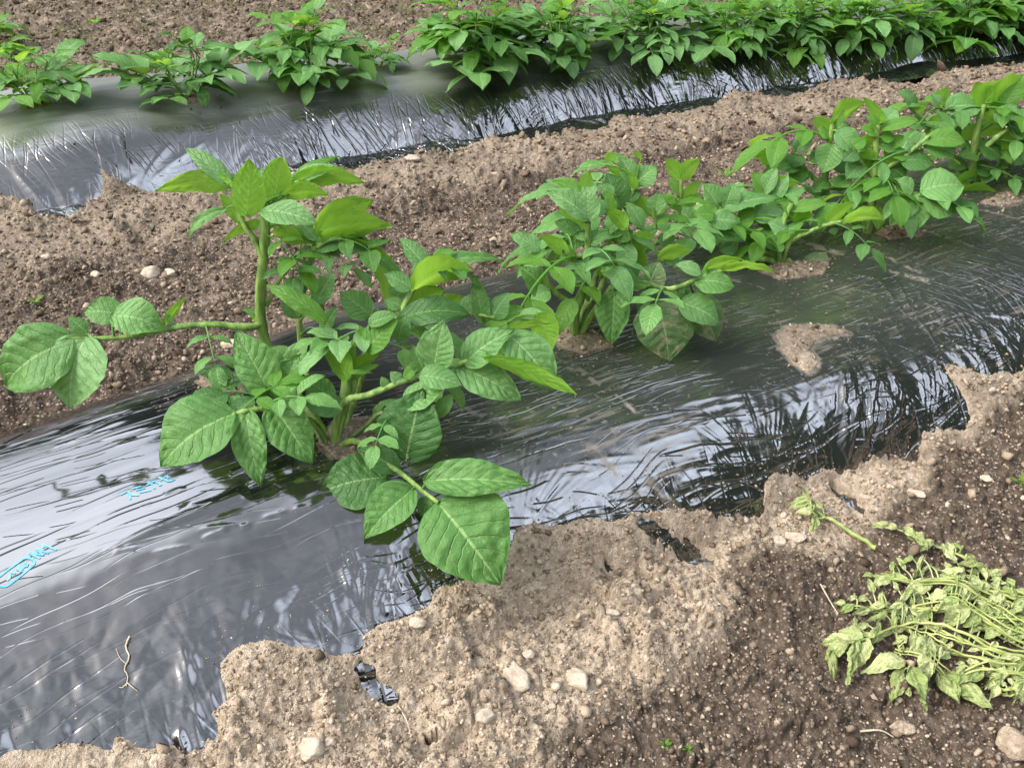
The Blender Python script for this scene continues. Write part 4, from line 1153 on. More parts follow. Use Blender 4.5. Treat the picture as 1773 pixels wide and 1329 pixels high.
# ================================================================== second plant
p = Plant((995, 582), 'bushy potato plant right of the largest one, with a big dusty hanging leaf')
p.stem(['base', (996, 550, 0.0), (1003, 520, 0.005), (1015, 490, 0.01), (1018, 440, 0.01), (1018, 385, 0.01)], 9, 5)
p.stem([(1000, 530, 0.0), (975, 515, 0.0), (955, 500, -0.005), (945, 480, -0.01), (940, 440, -0.01)], 6, 3)
p.stem(['base', (1010, 540, 0.02), (1040, 500, 0.04), (1060, 450, 0.05), (1090, 440, 0.05), (1092, 400, 0.05)], 6, 4)
p.stem(['base', (1020, 520, 0.05), (1045, 440, 0.10), (1080, 370, 0.13), (1100, 315, 0.15)], 7, 4)
p.stem([(1045, 440, 0.10), (1110, 420, 0.12), (1133, 400, 0.13), (1132, 365, 0.13)], 4, 3)
p.stem(['base', (1060, 500, 0.0), (1110, 490, -0.02), (1160, 500, -0.04), (1205, 484, -0.03), (1250, 468, -0.02)], 6, 3)
p.stem(['base', (1080, 470, 0.10), (1150, 410, 0.16), (1175, 370, 0.19), (1180, 310, 0.20)], 6, 3)
p.stem([(1018, 440, 0.01), (990, 445, -0.01), (975, 435, -0.02)], 4, 3)
p.leaves([
 (948, 510, 897, 460, 42, 'm', G(sag=0.14)), (950, 503, 918, 520, 34, 'm', G(z=-0.01)), (935, 432, 882, 406, 28, 'p'), (945, 435, 900, 462, 17, 'y', G(sag=0.1)), (984, 444, 934, 406, 24, 'b'), (990, 450, 968, 420, 20, 'y'),
 (1064, 508, 1058, 598, 60, 'm', G(y=-0.02, sag=0.08)), (1136, 522, 1158, 626, 108, 'w', G(sag=0.14, rough=1.5, fold=0.1, dt=-0.05)), (1178, 524, 1246, 562, 50, 'p', G(sag=0.14)), (1200, 508, 1240, 592, 66, 'w', G(z=0.03)),
 (1203, 486, 1272, 496, 42, 'm', G(sag=0.1)), (1248, 471, 1342, 473, 24, 'b', G(sag=0.12, roll=25)), (1222, 466, 1288, 450, 22, 'b', G(sag=0.1)), (1212, 472, 1167, 458, 24, 'p'), (1140, 448, 1198, 433, 26, 'b', G(y=0.04)),
 (1104, 490, 1042, 472, 28, 'm', G(z=-0.02)), (1072, 500, 1132, 493, 17, 'y', G(z=-0.03)), (1120, 502, 1142, 452, 48, 'w', G(z=0.02, dt=0.02)), (1092, 430, 1134, 408, 30, 'b'), (1088, 420, 1060, 395, 24, 'y'),
 (1018, 378, 946, 332, 40, 'p', G(sag=0.12)), (1019, 382, 1016, 320, 44, 'p', G(dt=0.02)), (1016, 398, 968, 358, 26, 'b'), (1083, 396, 1044, 362, 28, 'b', G(sag=0.2, z=-0.03)), (1050, 368, 1022, 348, 26, 'p', G(y=0.03)), (1060, 366, 1050, 330, 22, 'y', G(y=0.06)),
 (1098, 310, 1072, 272, 34, 'p'), (1102, 318, 1137, 288, 40, 'm'), (1102, 325, 1046, 286, 24, 'b', G(z=-0.01)), (1072, 362, 1050, 300, 54, 'd', G(y=0.11)), (1006, 332, 956, 314, 28, 'y', G(y=0.06)), (1014, 325, 1020, 296, 24, 'b', G(y=0.06)), (1060, 280, 1052, 263, 22, 'b', G(y=0.15)), (1110, 275, 1095, 262, 10, 'b', G(y=0.16)),
 (1178, 310, 1152, 274, 26, 'b'), (1180, 308, 1214, 274, 28, 'b'), (1178, 338, 1156, 308, 16, 'y'), (1182, 350, 1216, 312, 22, 'b'), (1180, 352, 1210, 345, 24, 'y'), (1176, 360, 1150, 345, 18, 'y'),
 (1130, 374, 1082, 335, 26, 'b'), (1134, 372, 1142, 332, 34, 'm'), (1112, 392, 1084, 350, 28, 'p'), (1134, 385, 1160, 375, 18, 'y'), (1108, 420, 1140, 395, 22, 'm'),
 (1020, 440, 975, 470, 22, 'm'), (1018, 420, 1050, 400, 26, 'm'), (1022, 445, 1060, 440, 28, 'd'), (1018, 410, 985, 395, 26, 'm'), (1020, 470, 985, 490, 24, 'd'), (1040, 480, 1075, 455, 30, 'b'), (1060, 450, 1030, 430, 24, 'y'), (1092, 410, 1060, 415, 20, 'y'), (1095, 440, 1120, 460, 26, 'b'),
 (1030, 520, 1010, 500, 24, 'd'), (1100, 480, 1080, 450, 26, 'd'), (1140, 420, 1170, 410, 26, 'd'), (1060, 340, 1035, 320, 24, 'm', G(y=0.1)), (1085, 345, 1110, 330, 24, 'd', G(y=0.14)), (1010, 350, 985, 335, 22, 'm', G(y=0.05)), (1150, 440, 1175, 460, 26, 'd', G(y=0.06)), (1065, 420, 1080, 385, 22, 'y'),
 (1000, 400, 960, 385, 24, 'd'), (1090, 470, 1130, 475, 28, 'm'), (1160, 500, 1195, 530, 34, 'd', G(z=0.02)), (1130, 505, 1105, 545, 30, 'd', G(z=0.02)),
])

p.fill(13, 0.145, 62)
# ================================================================== third plant
p = Plant((1352, 458), 'low spreading potato plant of the nearer row, third from the left')
p.stem(['base', (1349, 435, 0.0), (1356, 388, 0.005), (1372, 352, 0.01)], 7, 4)
p.stem(['base', (1335, 440, 0.02), (1300, 435, 0.03), (1290, 400, 0.04), (1262, 370, 0.05), (1246, 350, 0.05)], 6, 3)
p.stem(['base', (1330, 450, -0.01), (1276, 445, 0.0), (1272, 415, 0.0), (1240, 395, -0.01), (1225, 380, -0.01)], 6, 3)
p.stem(['base', (1368, 420, -0.01), (1400, 402, -0.02), (1435, 388, -0.03), (1458, 384, -0.035)], 4, 3)
p.stem([(1290, 400, 0.04), (1320, 360, 0.07), (1325, 330, 0.09)], 4, 3)
p.stem(['base', (1365, 450, -0.01), (1372, 460, -0.015), (1376, 466, -0.02)], 5, 2, 'stem_base')
p.leaves([
 (1247, 364, 1216, 318, 40, 'm'), (1256, 358, 1270, 318, 40, 'p'), (1244, 362, 1354, 344, 30, 'p', G(sag=0.1)), (1225, 383, 1283, 385, 32, 'p', G(sag=0.1)), (1298, 373, 1368, 382, 30, 'p', G(sag=0.12)), (1228, 398, 1292, 412, 30, 'd'), (1202, 390, 1168, 357, 34, 'm', G(y=-0.01)),
 (1325, 332, 1300, 300, 32, 'y'), (1330, 330, 1386, 318, 26, 'b', G(sag=0.1)), (1322, 335, 1345, 290, 28, 'p'), (1325, 345, 1372, 340, 28, 'y'), (1320, 350, 1290, 335, 28, 'm'),
 (1374, 380, 1394, 350, 22, 'b'), (1370, 365, 1435, 352, 20, 'y'), (1372, 372, 1350, 350, 18, 'y'), (1378, 385, 1410, 372, 24, 'b'), (1360, 400, 1330, 385, 30, 'p', G(z=-0.01)), (1356, 410, 1392, 408, 34, 'b'), (1355, 420, 1325, 428, 34, 'm'),
 (1433, 387, 1480, 350, 24, 'b'), (1458, 385, 1532, 381, 28, 'b', G(sag=0.12, roll=20)), (1425, 392, 1412, 378, 16, 'y'), (1440, 395, 1445, 408, 20, 'd'),
 (1280, 400, 1250, 415, 36, 'd'), (1290, 410, 1320, 425, 34, 'm'), (1270, 425, 1245, 435, 28, 'd'), (1300, 420, 1335, 405, 28, 'd'), (1280, 380, 1310, 362, 26, 'y'), (1265, 385, 1235, 372, 26, 'y'), (1320, 395, 1350, 375, 28, 'm'), (1330, 365, 1300, 385, 26, 'd'),
 (1340, 345, 1365, 300, 26, 'p'), (1345, 350, 1395, 325, 26, 'm'), (1335, 440, 1300, 448, 26, 'd'), (1255, 395, 1210, 410, 30, 'm'), (1235, 372, 1200, 372, 28, 'y'),
])
p.fill(10, 0.12, 63)
q0 = Plant((1392, 452), 'single yellow-green potato leaf lying on the film below the third plant', 'fallen_leaf', 'leaf', None)
q0.stem(['base', (1396, 450, -0.002)], 2, 2)
q0.leaf(1392, 448, 1430, 482, 38, 'w', sag=0.2, rough=1.4)

# ================================================================== fourth plant (two thick stalks), fifth at the right edge
p = Plant((1503, 402), 'open potato plant of the nearer row standing on two thick pale stalks')
p.stem(['base', (1508, 370, 0.0), (1513, 330, 0.0), (1515, 290, 0.0), (1518, 240, 0.01), (1522, 215, 0.01)], 8, 4)
p.stem(['base', (1470, 395, 0.03), (1432, 368, 0.05), (1430, 330, 0.05), (1430, 295, 0.05), (1438, 240, 0.05), (1442, 215, 0.05)], 8, 4)
p.stem([(1430, 325, 0.05), (1400, 300, 0.05), (1380, 275, 0.05), (1372, 262, 0.05)], 4, 3)
p.stem([(1514, 305, 0.0), (1560, 275, -0.01), (1610, 235, -0.01)], 4, 3)
p.stem([(1513, 320, 0.0), (1540, 315, -0.03), (1570, 335, -0.06), (1592, 340, -0.07)], 4, 3)
p.stem([(1514, 310, 0.0), (1490, 280, 0.0), (1478, 255, 0.0)], 4, 3)
p.stem([(1430, 320, 0.05), (1470, 310, 0.03), (1500, 285, 0.02)], 4, 3)
p.stem(['base', (1495, 380, 0.01), (1486, 350, 0.02), (1484, 320, 0.02)], 4, 3)
p.leaves([
 (1380, 268, 1372, 292, 34, 'd', G(sag=0.2)), (1378, 262, 1408, 228, 28, 'd'), (1385, 285, 1338, 292, 30, 'd'), (1358, 290, 1300, 262, 28, 'b'), (1375, 280, 1320, 300, 22, 'm'), (1400, 300, 1355, 318, 24, 'm'), (1395, 290, 1380, 320, 20, 'y'),
 (1442, 252, 1424, 300, 44, 'm', G(z=-0.02)), (1444, 210, 1499, 177, 30, 'b', G(sag=0.12)), (1440, 228, 1407, 204, 24, 'b'), (1450, 228, 1480, 268, 38, 'p', G(z=-0.02)), (1442, 225, 1460, 190, 20, 'y'), (1436, 235, 1415, 222, 20, 'y'), (1445, 230, 1470, 215, 20, 'm', G(z=0.02)),
 (1528, 215, 1553, 190, 36, 'p', G(z=0.02, sag=0.1)), (1530, 212, 1494, 168, 18, 'b'), (1520, 220, 1500, 200, 20, 'y'), (1524, 225, 1592, 208, 20, 'y', G(sag=0.08)), (1520, 232, 1488, 222, 18, 'y'), (1525, 235, 1550, 240, 24, 'y'), (1516, 245, 1490, 240, 24, 'b'), (1520, 250, 1558, 258, 26, 'm'),
 (1588, 338, 1583, 401, 44, 'm', G(sag=0.1)), (1580, 336, 1541, 392, 40, 'm', G(sag=0.1)), (1600, 342, 1655, 370, 52, 'm', G(sag=0.1)), (1596, 330, 1668, 322, 52, 'm', G(sag=0.12)), (1580, 330, 1552, 312, 42, 'm'), (1605, 325, 1640, 295, 40, 'm', G(z=0.02)),
 (1560, 278, 1618, 282, 34, 'd', G(z=-0.01)), (1580, 262, 1572, 240, 26, 'p'), (1600, 245, 1672, 248, 26, 'y', G(sag=0.12)), (1590, 250, 1600, 228, 26, 'p'), (1570, 270, 1540, 268, 22, 'y'), (1540, 290, 1570, 310, 30, 'd'), (1555, 280, 1530, 262, 22, 'b'), (1600, 250, 1655, 268, 34, 'd', G(z=0.01)),
 (1480, 262, 1460, 280, 28, 'd'), (1485, 270, 1520, 280, 28, 'b'), (1490, 285, 1465, 310, 34, 'd'), (1478, 255, 1500, 240, 22, 'y'), (1470, 308, 1440, 330, 26, 'm'), (1500, 290, 1535, 285, 24, 'b'), (1440, 285, 1475, 290, 30, 'd'), (1430, 310, 1408, 335, 24, 'm'), (1440, 318, 1465, 325, 28, 'm'), (1484, 325, 1500, 350, 28, 'm'), (1510, 330, 1545, 320, 22, 'd'),
 (1425, 270, 1400, 280, 26, 'm'), (1450, 265, 1480, 300, 28, 'd', G(z=0.02)), (1500, 255, 1475, 250, 24, 'y'), (1535, 255, 1565, 235, 24, 'y'), (1432, 345, 1405, 352, 24, 'm'),
])
p.fill(13, 0.15, 64)
p = Plant((1688, 322), 'leafy potato plant of the nearer row cut off by the right edge')
p.stem(['base', (1685, 290, 0.0), (1690, 240, 0.0), (1700, 195, 0.01), (1705, 180, 0.01)], 7, 4)
p.stem(['base', (1665, 300, 0.02), (1640, 250, 0.03), (1635, 200, 0.04), (1625, 180, 0.04)], 6, 3)
p.stem([(1690, 270, 0.0), (1730, 235, -0.01), (1780, 200, -0.02)], 5, 3)
p.stem(['base', (1660, 330, -0.02), (1656, 335, -0.03)], 4, 3)
p.stem([(1640, 255, 0.03), (1605, 215, 0.03), (1580, 190, 0.03)], 4, 3)
p.stem(['base', (1720, 300, 0.0), (1750, 250, 0.0), (1775, 210, 0.0)], 5, 3)
p.leaves([
 (1700, 195, 1745, 140, 48, 'b', G(sag=0.08)), (1712, 190, 1690, 142, 44, 'b'), (1720, 180, 1778, 150, 44, 'b'), (1740, 180, 1775, 128, 40, 'y'), (1630, 182, 1640, 150, 30, 'b'), (1628, 185, 1612, 160, 26, 'p'), (1640, 190, 1670, 160, 26, 'p'), (1650, 185, 1700, 185, 34, 'p', G(z=-0.02)),
 (1582, 192, 1552, 158, 22, 'd', G(sag=0.2)), (1585, 195, 1606, 182, 20, 'b'), (1600, 210, 1575, 222, 26, 'd'), (1605, 218, 1640, 210, 22, 'b'), (1620, 235, 1590, 240, 26, 'b'), (1640, 240, 1680, 250, 34, 'd'), (1635, 215, 1660, 205, 24, 'p'),
 (1656, 338, 1736, 354, 32, 'b', G(sag=0.12, roll=15)), (1652, 330, 1712, 298, 26, 'b'), (1660, 325, 1640, 300, 24, 'm'), (1690, 290, 1720, 300, 30, 'd'), (1690, 265, 1660, 270, 28, 'm'), (1695, 235, 1665, 225, 28, 'b'), (1700, 220, 1740, 225, 34, 'b'), (1730, 240, 1760, 255, 34, 'b'), (1745, 225, 1785, 235, 34, 'm'), (1760, 215, 1785, 190, 30, 'p'),
 (1725, 210, 1760, 180, 30, 'm'), (1700, 250, 1735, 275, 34, 'd'), (1740, 270, 1775, 280, 34, 'd'), (1720, 290, 1700, 320, 22, 'm'), (1760, 235, 1790, 255, 30, 'd'), (1680, 200, 1655, 200, 26, 'y'), (1670, 280, 1640, 290, 26, 'm'), (1765, 200, 1735, 195, 26, 'p'), (1685, 300, 1660, 310, 22, 'd'),
])

p.fill(13, 0.15, 65)
# ================================================================== the farther row: low plants with hanging leaves
FAR_SURF = lambda u, v: film_z('far', u, v)
FAR = [
 (62, 183, 0.17, 0.20, 4, 5, 'mypym', 'small potato plant at the left edge of the farther row'),
 (325, 172, 0.17, 0.21, 4, 5, 'mmppd', 'low potato plant of the farther row, second from the left, with broad pale leaves'),
 (545, 142, 0.21, 0.24, 5, 6, 'mmpyp', 'broad potato plant of the farther row, third from the left, with large hanging leaves'),
 (652, 120, 0.11, 0.14, 3, 4, 'mpy', 'smallest potato plant of the farther row, tucked against a broad one'),
 (822, 118, 0.30, 0.27, 6, 7, 'mmpyp', 'tallest potato plant of the farther row, cut off by the upper edge'),
 (968, 102, 0.24, 0.24, 5, 6, 'mmppy', 'potato plant of the farther row just right of the tallest one'),
 (1112, 86, 0.23, 0.24, 5, 6, 'ppmmp', 'pale-leaved potato plant in the middle of the farther row'),
 (1258, 78, 0.18, 0.24, 5, 6, 'pymyp', 'potato plant of the farther row just right of the pale-leaved one'),
 (1375, 72, 0.19, 0.25, 5, 6, 'ppymy', 'potato plant of the farther row above the last bright film folds'),
 (1480, 68, 0.22, 0.25, 5, 6, 'pympy', 'potato plant of the farther row just left of its gap of bare film'),
 (1580, 58, 0.16, 0.22, 4, 5, 'ypm', 'small potato plant of the farther row, third from the right end'),
 (1672, 48, 0.21, 0.30, 5, 6, 'ypmpy', 'second potato plant from the right end of the farther row'),
 (1765, 42, 0.24, 0.30, 5, 6, 'ypmpy', 'rightmost potato plant of the farther row, cut by the edge of the photo'),
]
for i, (x, y, h, sp, ns_, per, kinds, label) in enumerate(FAR):
    p = Plant((x, y), label, surf=FAR_SURF)
    p.bush(h * (0.85 if i < 5 else 0.66), sp * (0.98 if i < 4 else 0.95), ns_, per, 500 + i, kinds, size=1.42, start_el=(5, 60))
p = Plant((-32, 88), 'single leafy potato shoot just showing at the left edge behind the farther row', surf=smooth_surface)
p.bush(0.15, 0.30, 3, 4, 560, 'yp')
# ------------------------------------------------------------------ pulled, wilting potato stems on the dark soil
def soil_at(px, py, lift=0.0):
    q = cast(px, py, furrow_z)
    z = soil_height(np.array([q[0]]), np.array([q[1]]))[0][0]
    return np.array([q[0], q[1], z + lift])

class Wilted:
    def __init__(s, base, label, group='pulled wilting potato stems'):
        o = bpy.data.objects.new('pulled_potato_stem', None); C.objects.link(o)
        s.base = soil_at(*base); o.location = s.base; o.empty_display_size = 0.04
        tag(o, label, 'pulled plant', group); s.o = o; s.k = int(base[0] * 7 + base[1])
    def stem(s, pts, r0=4.0, r1=2.2, lift=0.012, name='stem'):
        P = np.array([soil_at(x, y, 0) for x, y in pts])
        lv = lift if not np.isscalar(lift) else [lift] * len(pts)
        zs = P[:, 2].copy(); P[:, 2] = np.minimum(zs, np.median(zs) + 0.012) + np.array(lv)
        c = spline(P, 8 * len(P)); k = px_size(s.base)
        c[:, 2] += 0.003 * perlin(np.arange(len(c)) * 0.3, np.arange(len(c)) * 0 + s.k * 0.37, 3)
        mb = MB(); mb.add(*tube(c, [r0 * k, r1 * k], 7, 0.15)); mb.build(name, M['wilted_stem'], s.o)
        s.c = c
        return c
    def leaf(s, bx, by, tx, ty, w, lift=0.02, tip=0.006, kind='x'):
        s.k += 1
        r_ = np.random.default_rng(s.k)
        p0 = soil_at(bx, by, lift); p1 = soil_at(tx, ty, tip)
        k = px_size(p0)
        n = np.array([r_.uniform(-0.5, 0.5), r_.uniform(-0.7, 0.1), 0.9])
        mb = MB()
        p1 = p0 + (p1 - p0) * 0.85; L = np.linalg.norm(p1 - p0)
        v, f, uv = leaf_blade(p0, p1, min(w * k * 0.72, L * 0.62), n, r_.uniform(0.0, 0.16), r_.uniform(-1.1, 1.3), 2.6, 21, 13, 0.05, seed=s.k, twist=r_.uniform(-2.2, 2.2), crumple=0.26)
        mb.add(v, f, uv)
        i = int(np.argmin(np.linalg.norm(s.c - p0, axis=1)))
        if np.linalg.norm(s.c[i] - p0) > 0.004:
            mb.add(*tube(spline([s.c[i], (s.c[i] + p0) / 2 + [0, 0, 0.004], p0 + (p1 - p0) * 0.08], 7), [1.6 * k, 1.0 * k], 5))
        mb.build('leaf', M[KIND[kind]], s.o)
    def along(s, n, seed, size=34, side=(-26, 26), t0=0.15, t1=1.0, lift=0.022):
        """wilted leaflets strewn along the stem"""
        r_ = np.random.default_rng(seed)
        for i in range(n):
            t = t0 + (t1 - t0) * (i + r_.uniform(0, 0.8)) / n
            q = s.c[min(int(t * (len(s.c) - 1)), len(s.c) - 1)]
            d = q - np.array([0, 0, CAM_H]); dep = d @ CAMF
            bx, by = CX + F_PX * d[0] / dep, CY - F_PX * (d @ CAMU) / dep
            a = r_.uniform(0, 2 * np.pi)
            L = size * r_.uniform(0.8, 1.5)
            s.leaf(bx + r_.uniform(-5, 5), by + r_.uniform(*side) * 0.3, bx - abs(math.cos(a)) * L, by + math.sin(a) * L * 0.75, size * r_.uniform(0.5, 0.8), lift * r_.uniform(0.7, 1.5), 0.012 * r_.uniform(0.3, 1.6), 'x')

w = Wilted((1508, 962), 'lone wilted sprig with a yellow stalk lying apart at the edge of the dark soil', None)
w.stem([(1512, 963), (1480, 942), (1445, 922), (1412, 905), (1390, 888)], 4.5, 2.5, 0.008)
w.stem([(1430, 915), (1412, 915), (1396, 912)], 2.5, 1.8, 0.010)
for a in [(1396, 895, 1352, 893, 26), (1390, 890, 1385, 862, 16), (1400, 912, 1365, 908, 24), (1404, 918, 1398, 942, 22), (1415, 905, 1398, 880, 18), (1405, 905, 1380, 900, 26)]:
    w.leaf(*a)

w = Wilted((1790, 1062), 'topmost wilted stem of the pulled heap, its thin leafy tip pointing up and left')
w.stem([(1800, 1066), (1740, 1040), (1690, 1012), (1640, 985), (1590, 955), (1550, 935), (1512, 925)], 4, 1.8, 0.014)
for a in [(1530, 930, 1498, 920, 18), (1545, 935, 1520, 925, 20), (1556, 938, 1590, 975, 28), (1570, 945, 1600, 990, 24), (1600, 965, 1575, 985, 24), (1620, 975, 1650, 1005, 30), (1640, 985, 1630, 955, 22), (1650, 990, 1640, 960, 18), (1660, 995, 1690, 1010, 26), (1585, 955, 1560, 940, 20), (1605, 970, 1570, 968, 22), (1690, 1010, 1640, 1000, 24), (1720, 1030, 1675, 1005, 28), (1700, 1020, 1740, 1015, 24)]:
    w.leaf(*a)
heap = [
 ('second wilted stem from the top of the heap, thick with grey-green leaves', [(1800, 1092), (1720, 1070), (1640, 1052), (1560, 1045), (1500, 1030)], [(1500, 1030, 1478, 1030, 20), (1530, 1040, 1490, 1045, 30), (1560, 1045, 1510, 1010, 22), (1600, 1050, 1545, 1060, 36), (1640, 1052, 1600, 1020, 34), (1660, 1055, 1620, 1060, 44), (1690, 1062, 1640, 1025, 40), (1700, 1060, 1690, 1090, 36), (1580, 1045, 1600, 1085, 34), (1730, 1072, 1700, 1030, 34)]),
 ('wilted stem across the middle of the heap, its thin tip to the left', [(1800, 1110), (1700, 1102), (1620, 1085), (1560, 1082), (1500, 1083), (1450, 1068)], [(1455, 1070, 1432, 1062, 14), (1470, 1075, 1440, 1080, 20), (1500, 1082, 1460, 1090, 22), (1560, 1083, 1520, 1090, 34), (1600, 1085, 1560, 1105, 36), (1640, 1092, 1600, 1080, 44), (1660, 1095, 1620, 1110, 46), (1700, 1102, 1660, 1120, 40), (1520, 1085, 1490, 1070, 20)]),
 ('long thick yellow wilted stalk running through the upper heap', [(1800, 1145), (1740, 1125), (1680, 1100), (1640, 1080), (1610, 1070)], [(1700, 1108, 1660, 1080, 34), (1680, 1100, 1650, 1115, 36), (1640, 1082, 1600, 1090, 40), (1720, 1118, 1690, 1130, 34), (1620, 1072, 1580, 1068, 32), (1750, 1130, 1720, 1100, 34)]),
 ('wilted stem bent like an elbow, with dull leaves reaching furthest left', [(1800, 1165), (1720, 1150), (1640, 1125), (1590, 1108), (1540, 1118), (1490, 1145), (1450, 1150)], [(1460, 1148, 1410, 1130, 44), (1455, 1152, 1415, 1165, 36), (1480, 1146, 1440, 1115, 40), (1470, 1150, 1458, 1215, 38), (1490, 1148, 1470, 1180, 46), (1445, 1150, 1420, 1150, 30), (1500, 1142, 1480, 1120, 30), (1430, 1160, 1440, 1205, 24)]),
 ('wilted stem with a forked drooping end', [(1800, 1178), (1720, 1160), (1640, 1140), (1590, 1122), (1545, 1112), (1550, 1150), (1552, 1195)], [(1552, 1180, 1470, 1190, 52), (1552, 1195, 1530, 1250, 44), (1556, 1198, 1600, 1260, 46), (1548, 1195, 1570, 1235, 36), (1600, 1128, 1580, 1180, 52), (1575, 1120, 1600, 1175, 48), (1640, 1140, 1600, 1160, 36), (1530, 1118, 1480, 1150, 12)]),
 ('lowest wilted stem of the heap, ending in a fan of pale leaves', [(1800, 1190), (1740, 1182), (1690, 1178), (1640, 1190), (1590, 1175), (1540, 1150)], [(1600, 1180, 1570, 1215, 40), (1620, 1188, 1660, 1250, 40), (1640, 1192, 1725, 1255, 46), (1630, 1190, 1690, 1230, 46), (1660, 1182, 1640, 1215, 34), (1690, 1180, 1660, 1200, 36), (1600, 1175, 1560, 1205, 36), (1700, 1180, 1740, 1190, 28), (1580, 1175, 1600, 1210, 34), (1640, 1200, 1655, 1240, 26)]),
 ('thin wilted stem curling in a loop at the right edge of the heap', [(1800, 1200), (1760, 1205), (1735, 1215), (1712, 1208), (1718, 1188), (1745, 1185), (1765, 1195)], [(1750, 1210, 1775, 1225, 40), (1720, 1195, 1690, 1200, 34), (1712, 1208, 1700, 1235, 26), (1760, 1205, 1745, 1232, 26), (1735, 1190, 1700, 1175, 34)]),
 ('straight wilted stalk on the upper right of the heap, half covered by drooping leaves', [(1800, 1075), (1740, 1062), (1690, 1045), (1650, 1030)], [(1650, 1030, 1615, 1010, 34), (1680, 1040, 1650, 1060, 40), (1700, 1048, 1660, 1040, 40), (1720, 1056, 1700, 1075, 34), (1745, 1062, 1720, 1035, 34), (1760, 1066, 1730, 1090, 34), (1690, 1045, 1640, 1048, 38)]),
 ('wilted stalk on the right side of the heap with small curled green leaves', [(1800, 1130), (1760, 1115), (1720, 1085), (1690, 1075)], [(1730, 1090, 1700, 1085, 30), (1740, 1100, 1730, 1125, 30), (1720, 1088, 1690, 1105, 32), (1760, 1115, 1725, 1130, 36), (1700, 1078, 1670, 1070, 30)]),
]
for i, (label, pts, lvs) in enumerate(heap):
    w = Wilted(pts[0], label)
    w.stem(pts, 3.4, 1.6, 0.014 + 0.003 * (i % 4))
    # a second stalk beside it, as pulled stems come in pairs
    w.stem([(x + 6, y + 9 - 2 * k) for k, (x, y) in enumerate(pts[:4])], 2.6, 1.4, 0.016 + 0.003 * (i % 3))
    w.stem([(x + 4, y - 11 + 3 * k) for k, (x, y) in enumerate(pts[:5])], 2.3, 1.2, 0.018 + 0.003 * (i % 3))
    w.stem(pts, 2.4, 1.2, 0.012)
    for a in lvs:
        w.leaf(*a, lift=0.014 + 0.004 * (i % 4), tip=0.005 + 0.004 * (i % 3))
    w.along(17, 900 + i, 25, t0=0.08, t1=0.95, lift=0.016)

# ------------------------------------------------------------------ stones, clods, crumbs
def rock_mesh(seed, sub=3, flat=0.7, ang=0.35):
    r_ = np.random.default_rng(seed)
    import bmesh
    bm = bmesh.new(); bmesh.ops.create_icosphere(bm, subdivisions=sub, radius=1.0)
    v = np.array([x.co[:] for x in bm.verts]); f = np.array([[x.index for x in t.verts] for t in bm.faces])
    bm.free()
    for _ in range(9):                                  # knock flats off it
        d = unit(r_.normal(size=3)); c = r_.uniform(0.62, 0.92)
        k = v @ d
        v = v - np.clip(k - c, 0, None)[:, None] * d * 0.85
    o = r_.uniform(0, 50, 2)
    v = v * (1 + 0.10 * perlin(v[:, 0] * 1.7 + o[0], v[:, 1] * 1.7 + v[:, 2] * 1.3 + o[1], seed))[:, None]
    if sub > 2:
        v = v * (1 + 0.03 * perlin(v[:, 0] * 6 + o[0], v[:, 1] * 6 + v[:, 2] * 5 + o[1], seed + 1))[:, None]
    return v * np.array([1.0, r_.uniform(0.65, 0.9), flat]), f

def place_rock(name, px, py, w, h, ang, mat, label, cat, seed, group=None, sink=0.42):
    v, f = rock_mesh(seed, 4 if w > 20 else 3)
    g = soil_at(px, py); k = px_size(g)
    a = R(ang); Rm = np.array([[math.cos(a), -math.sin(a), 0], [math.sin(a), math.cos(a), 0], [0, 0, 1]])
    dims = np.array([w * k / 2, max(h * k / 2 * 1.2, w * k * 0.25), min(w, h) * k / 2 * 0.9])
    P = (v / np.abs(v).max(0) * dims) @ Rm.T + np.array([0, 0, dims[2] * (1 - 2 * sink)])
    o = mesh_obj(name, P, f, mat, None)
    o.location = g
    return tag(o, label, cat, group)

S = 'stones lying on the bare soil'
place_rock('stone', 892, 1180, 78, 40, -52, M['stone'], 'large pale elongated stone lying slantwise on the dry bank below the biggest leaf', 'stone', 1, S)
place_rock('stone', 1000, 1190, 50, 34, -45, M['stone'], 'pale stone half buried in the dry bank, just right of the large elongated one', 'stone', 2, S, 0.45)
place_rock('stone', 840, 1258, 38, 26, 10, M['stone'], 'small whitish rounded stone on the dry bank, below the large elongated one', 'stone', 3, S)
place_rock('stone', 541, 1310, 50, 36, 0, M['stone'], 'rounded grey stone near the bottom edge of the photo', 'stone', 4, S)
place_rock('stone', 573, 1296, 24, 20, 30, M['stone'], 'small brownish stone touching the rounded grey stone near the bottom edge', 'stone', 5, S)
place_rock('stone', 1011, 908, 20, 30, 70, M['stone'], 'small upright stone on the crest of the bank against the black film', 'stone', 6, S)
place_rock('stone', 645, 1117, 34, 18, 30, M['stone'], 'white stone tucked at the film edge above the torn piece of film', 'stone', 7, S)
place_rock('stone', 727, 1132, 34, 22, 5, M['stone'], 'tan stone on the dry bank right of the white stone at the film edge', 'stone', 8, S)
place_rock('stone', 915, 1148, 24, 16, 0, M['stone'], 'little pale stone above the large elongated one', 'stone', 9, S)
place_rock('stone', 972, 1126, 24, 13, 10, M['stone'], 'flat bright stone in the middle of the dry bank', 'stone', 10, S)
place_rock('stone', 1060, 1076, 26, 16, -20, M['stone'], 'whitish flat stone on the upper right of the dry bank', 'stone', 12, S)
place_rock('stone', 1376, 940, 24, 34, 75, M['stone'], 'brownish upright stone beside the lone wilted sprig', 'stone', 13, S)
place_rock('stone', 1347, 944, 28, 18, -10, M['stone'], 'pale pointed stone left of the lone wilted sprig', 'stone', 14, S)
place_rock('stone', 1711, 640, 32, 26, 0, M['stone'], 'cream stone perched on the film edge near the right side', 'stone', 15, S)
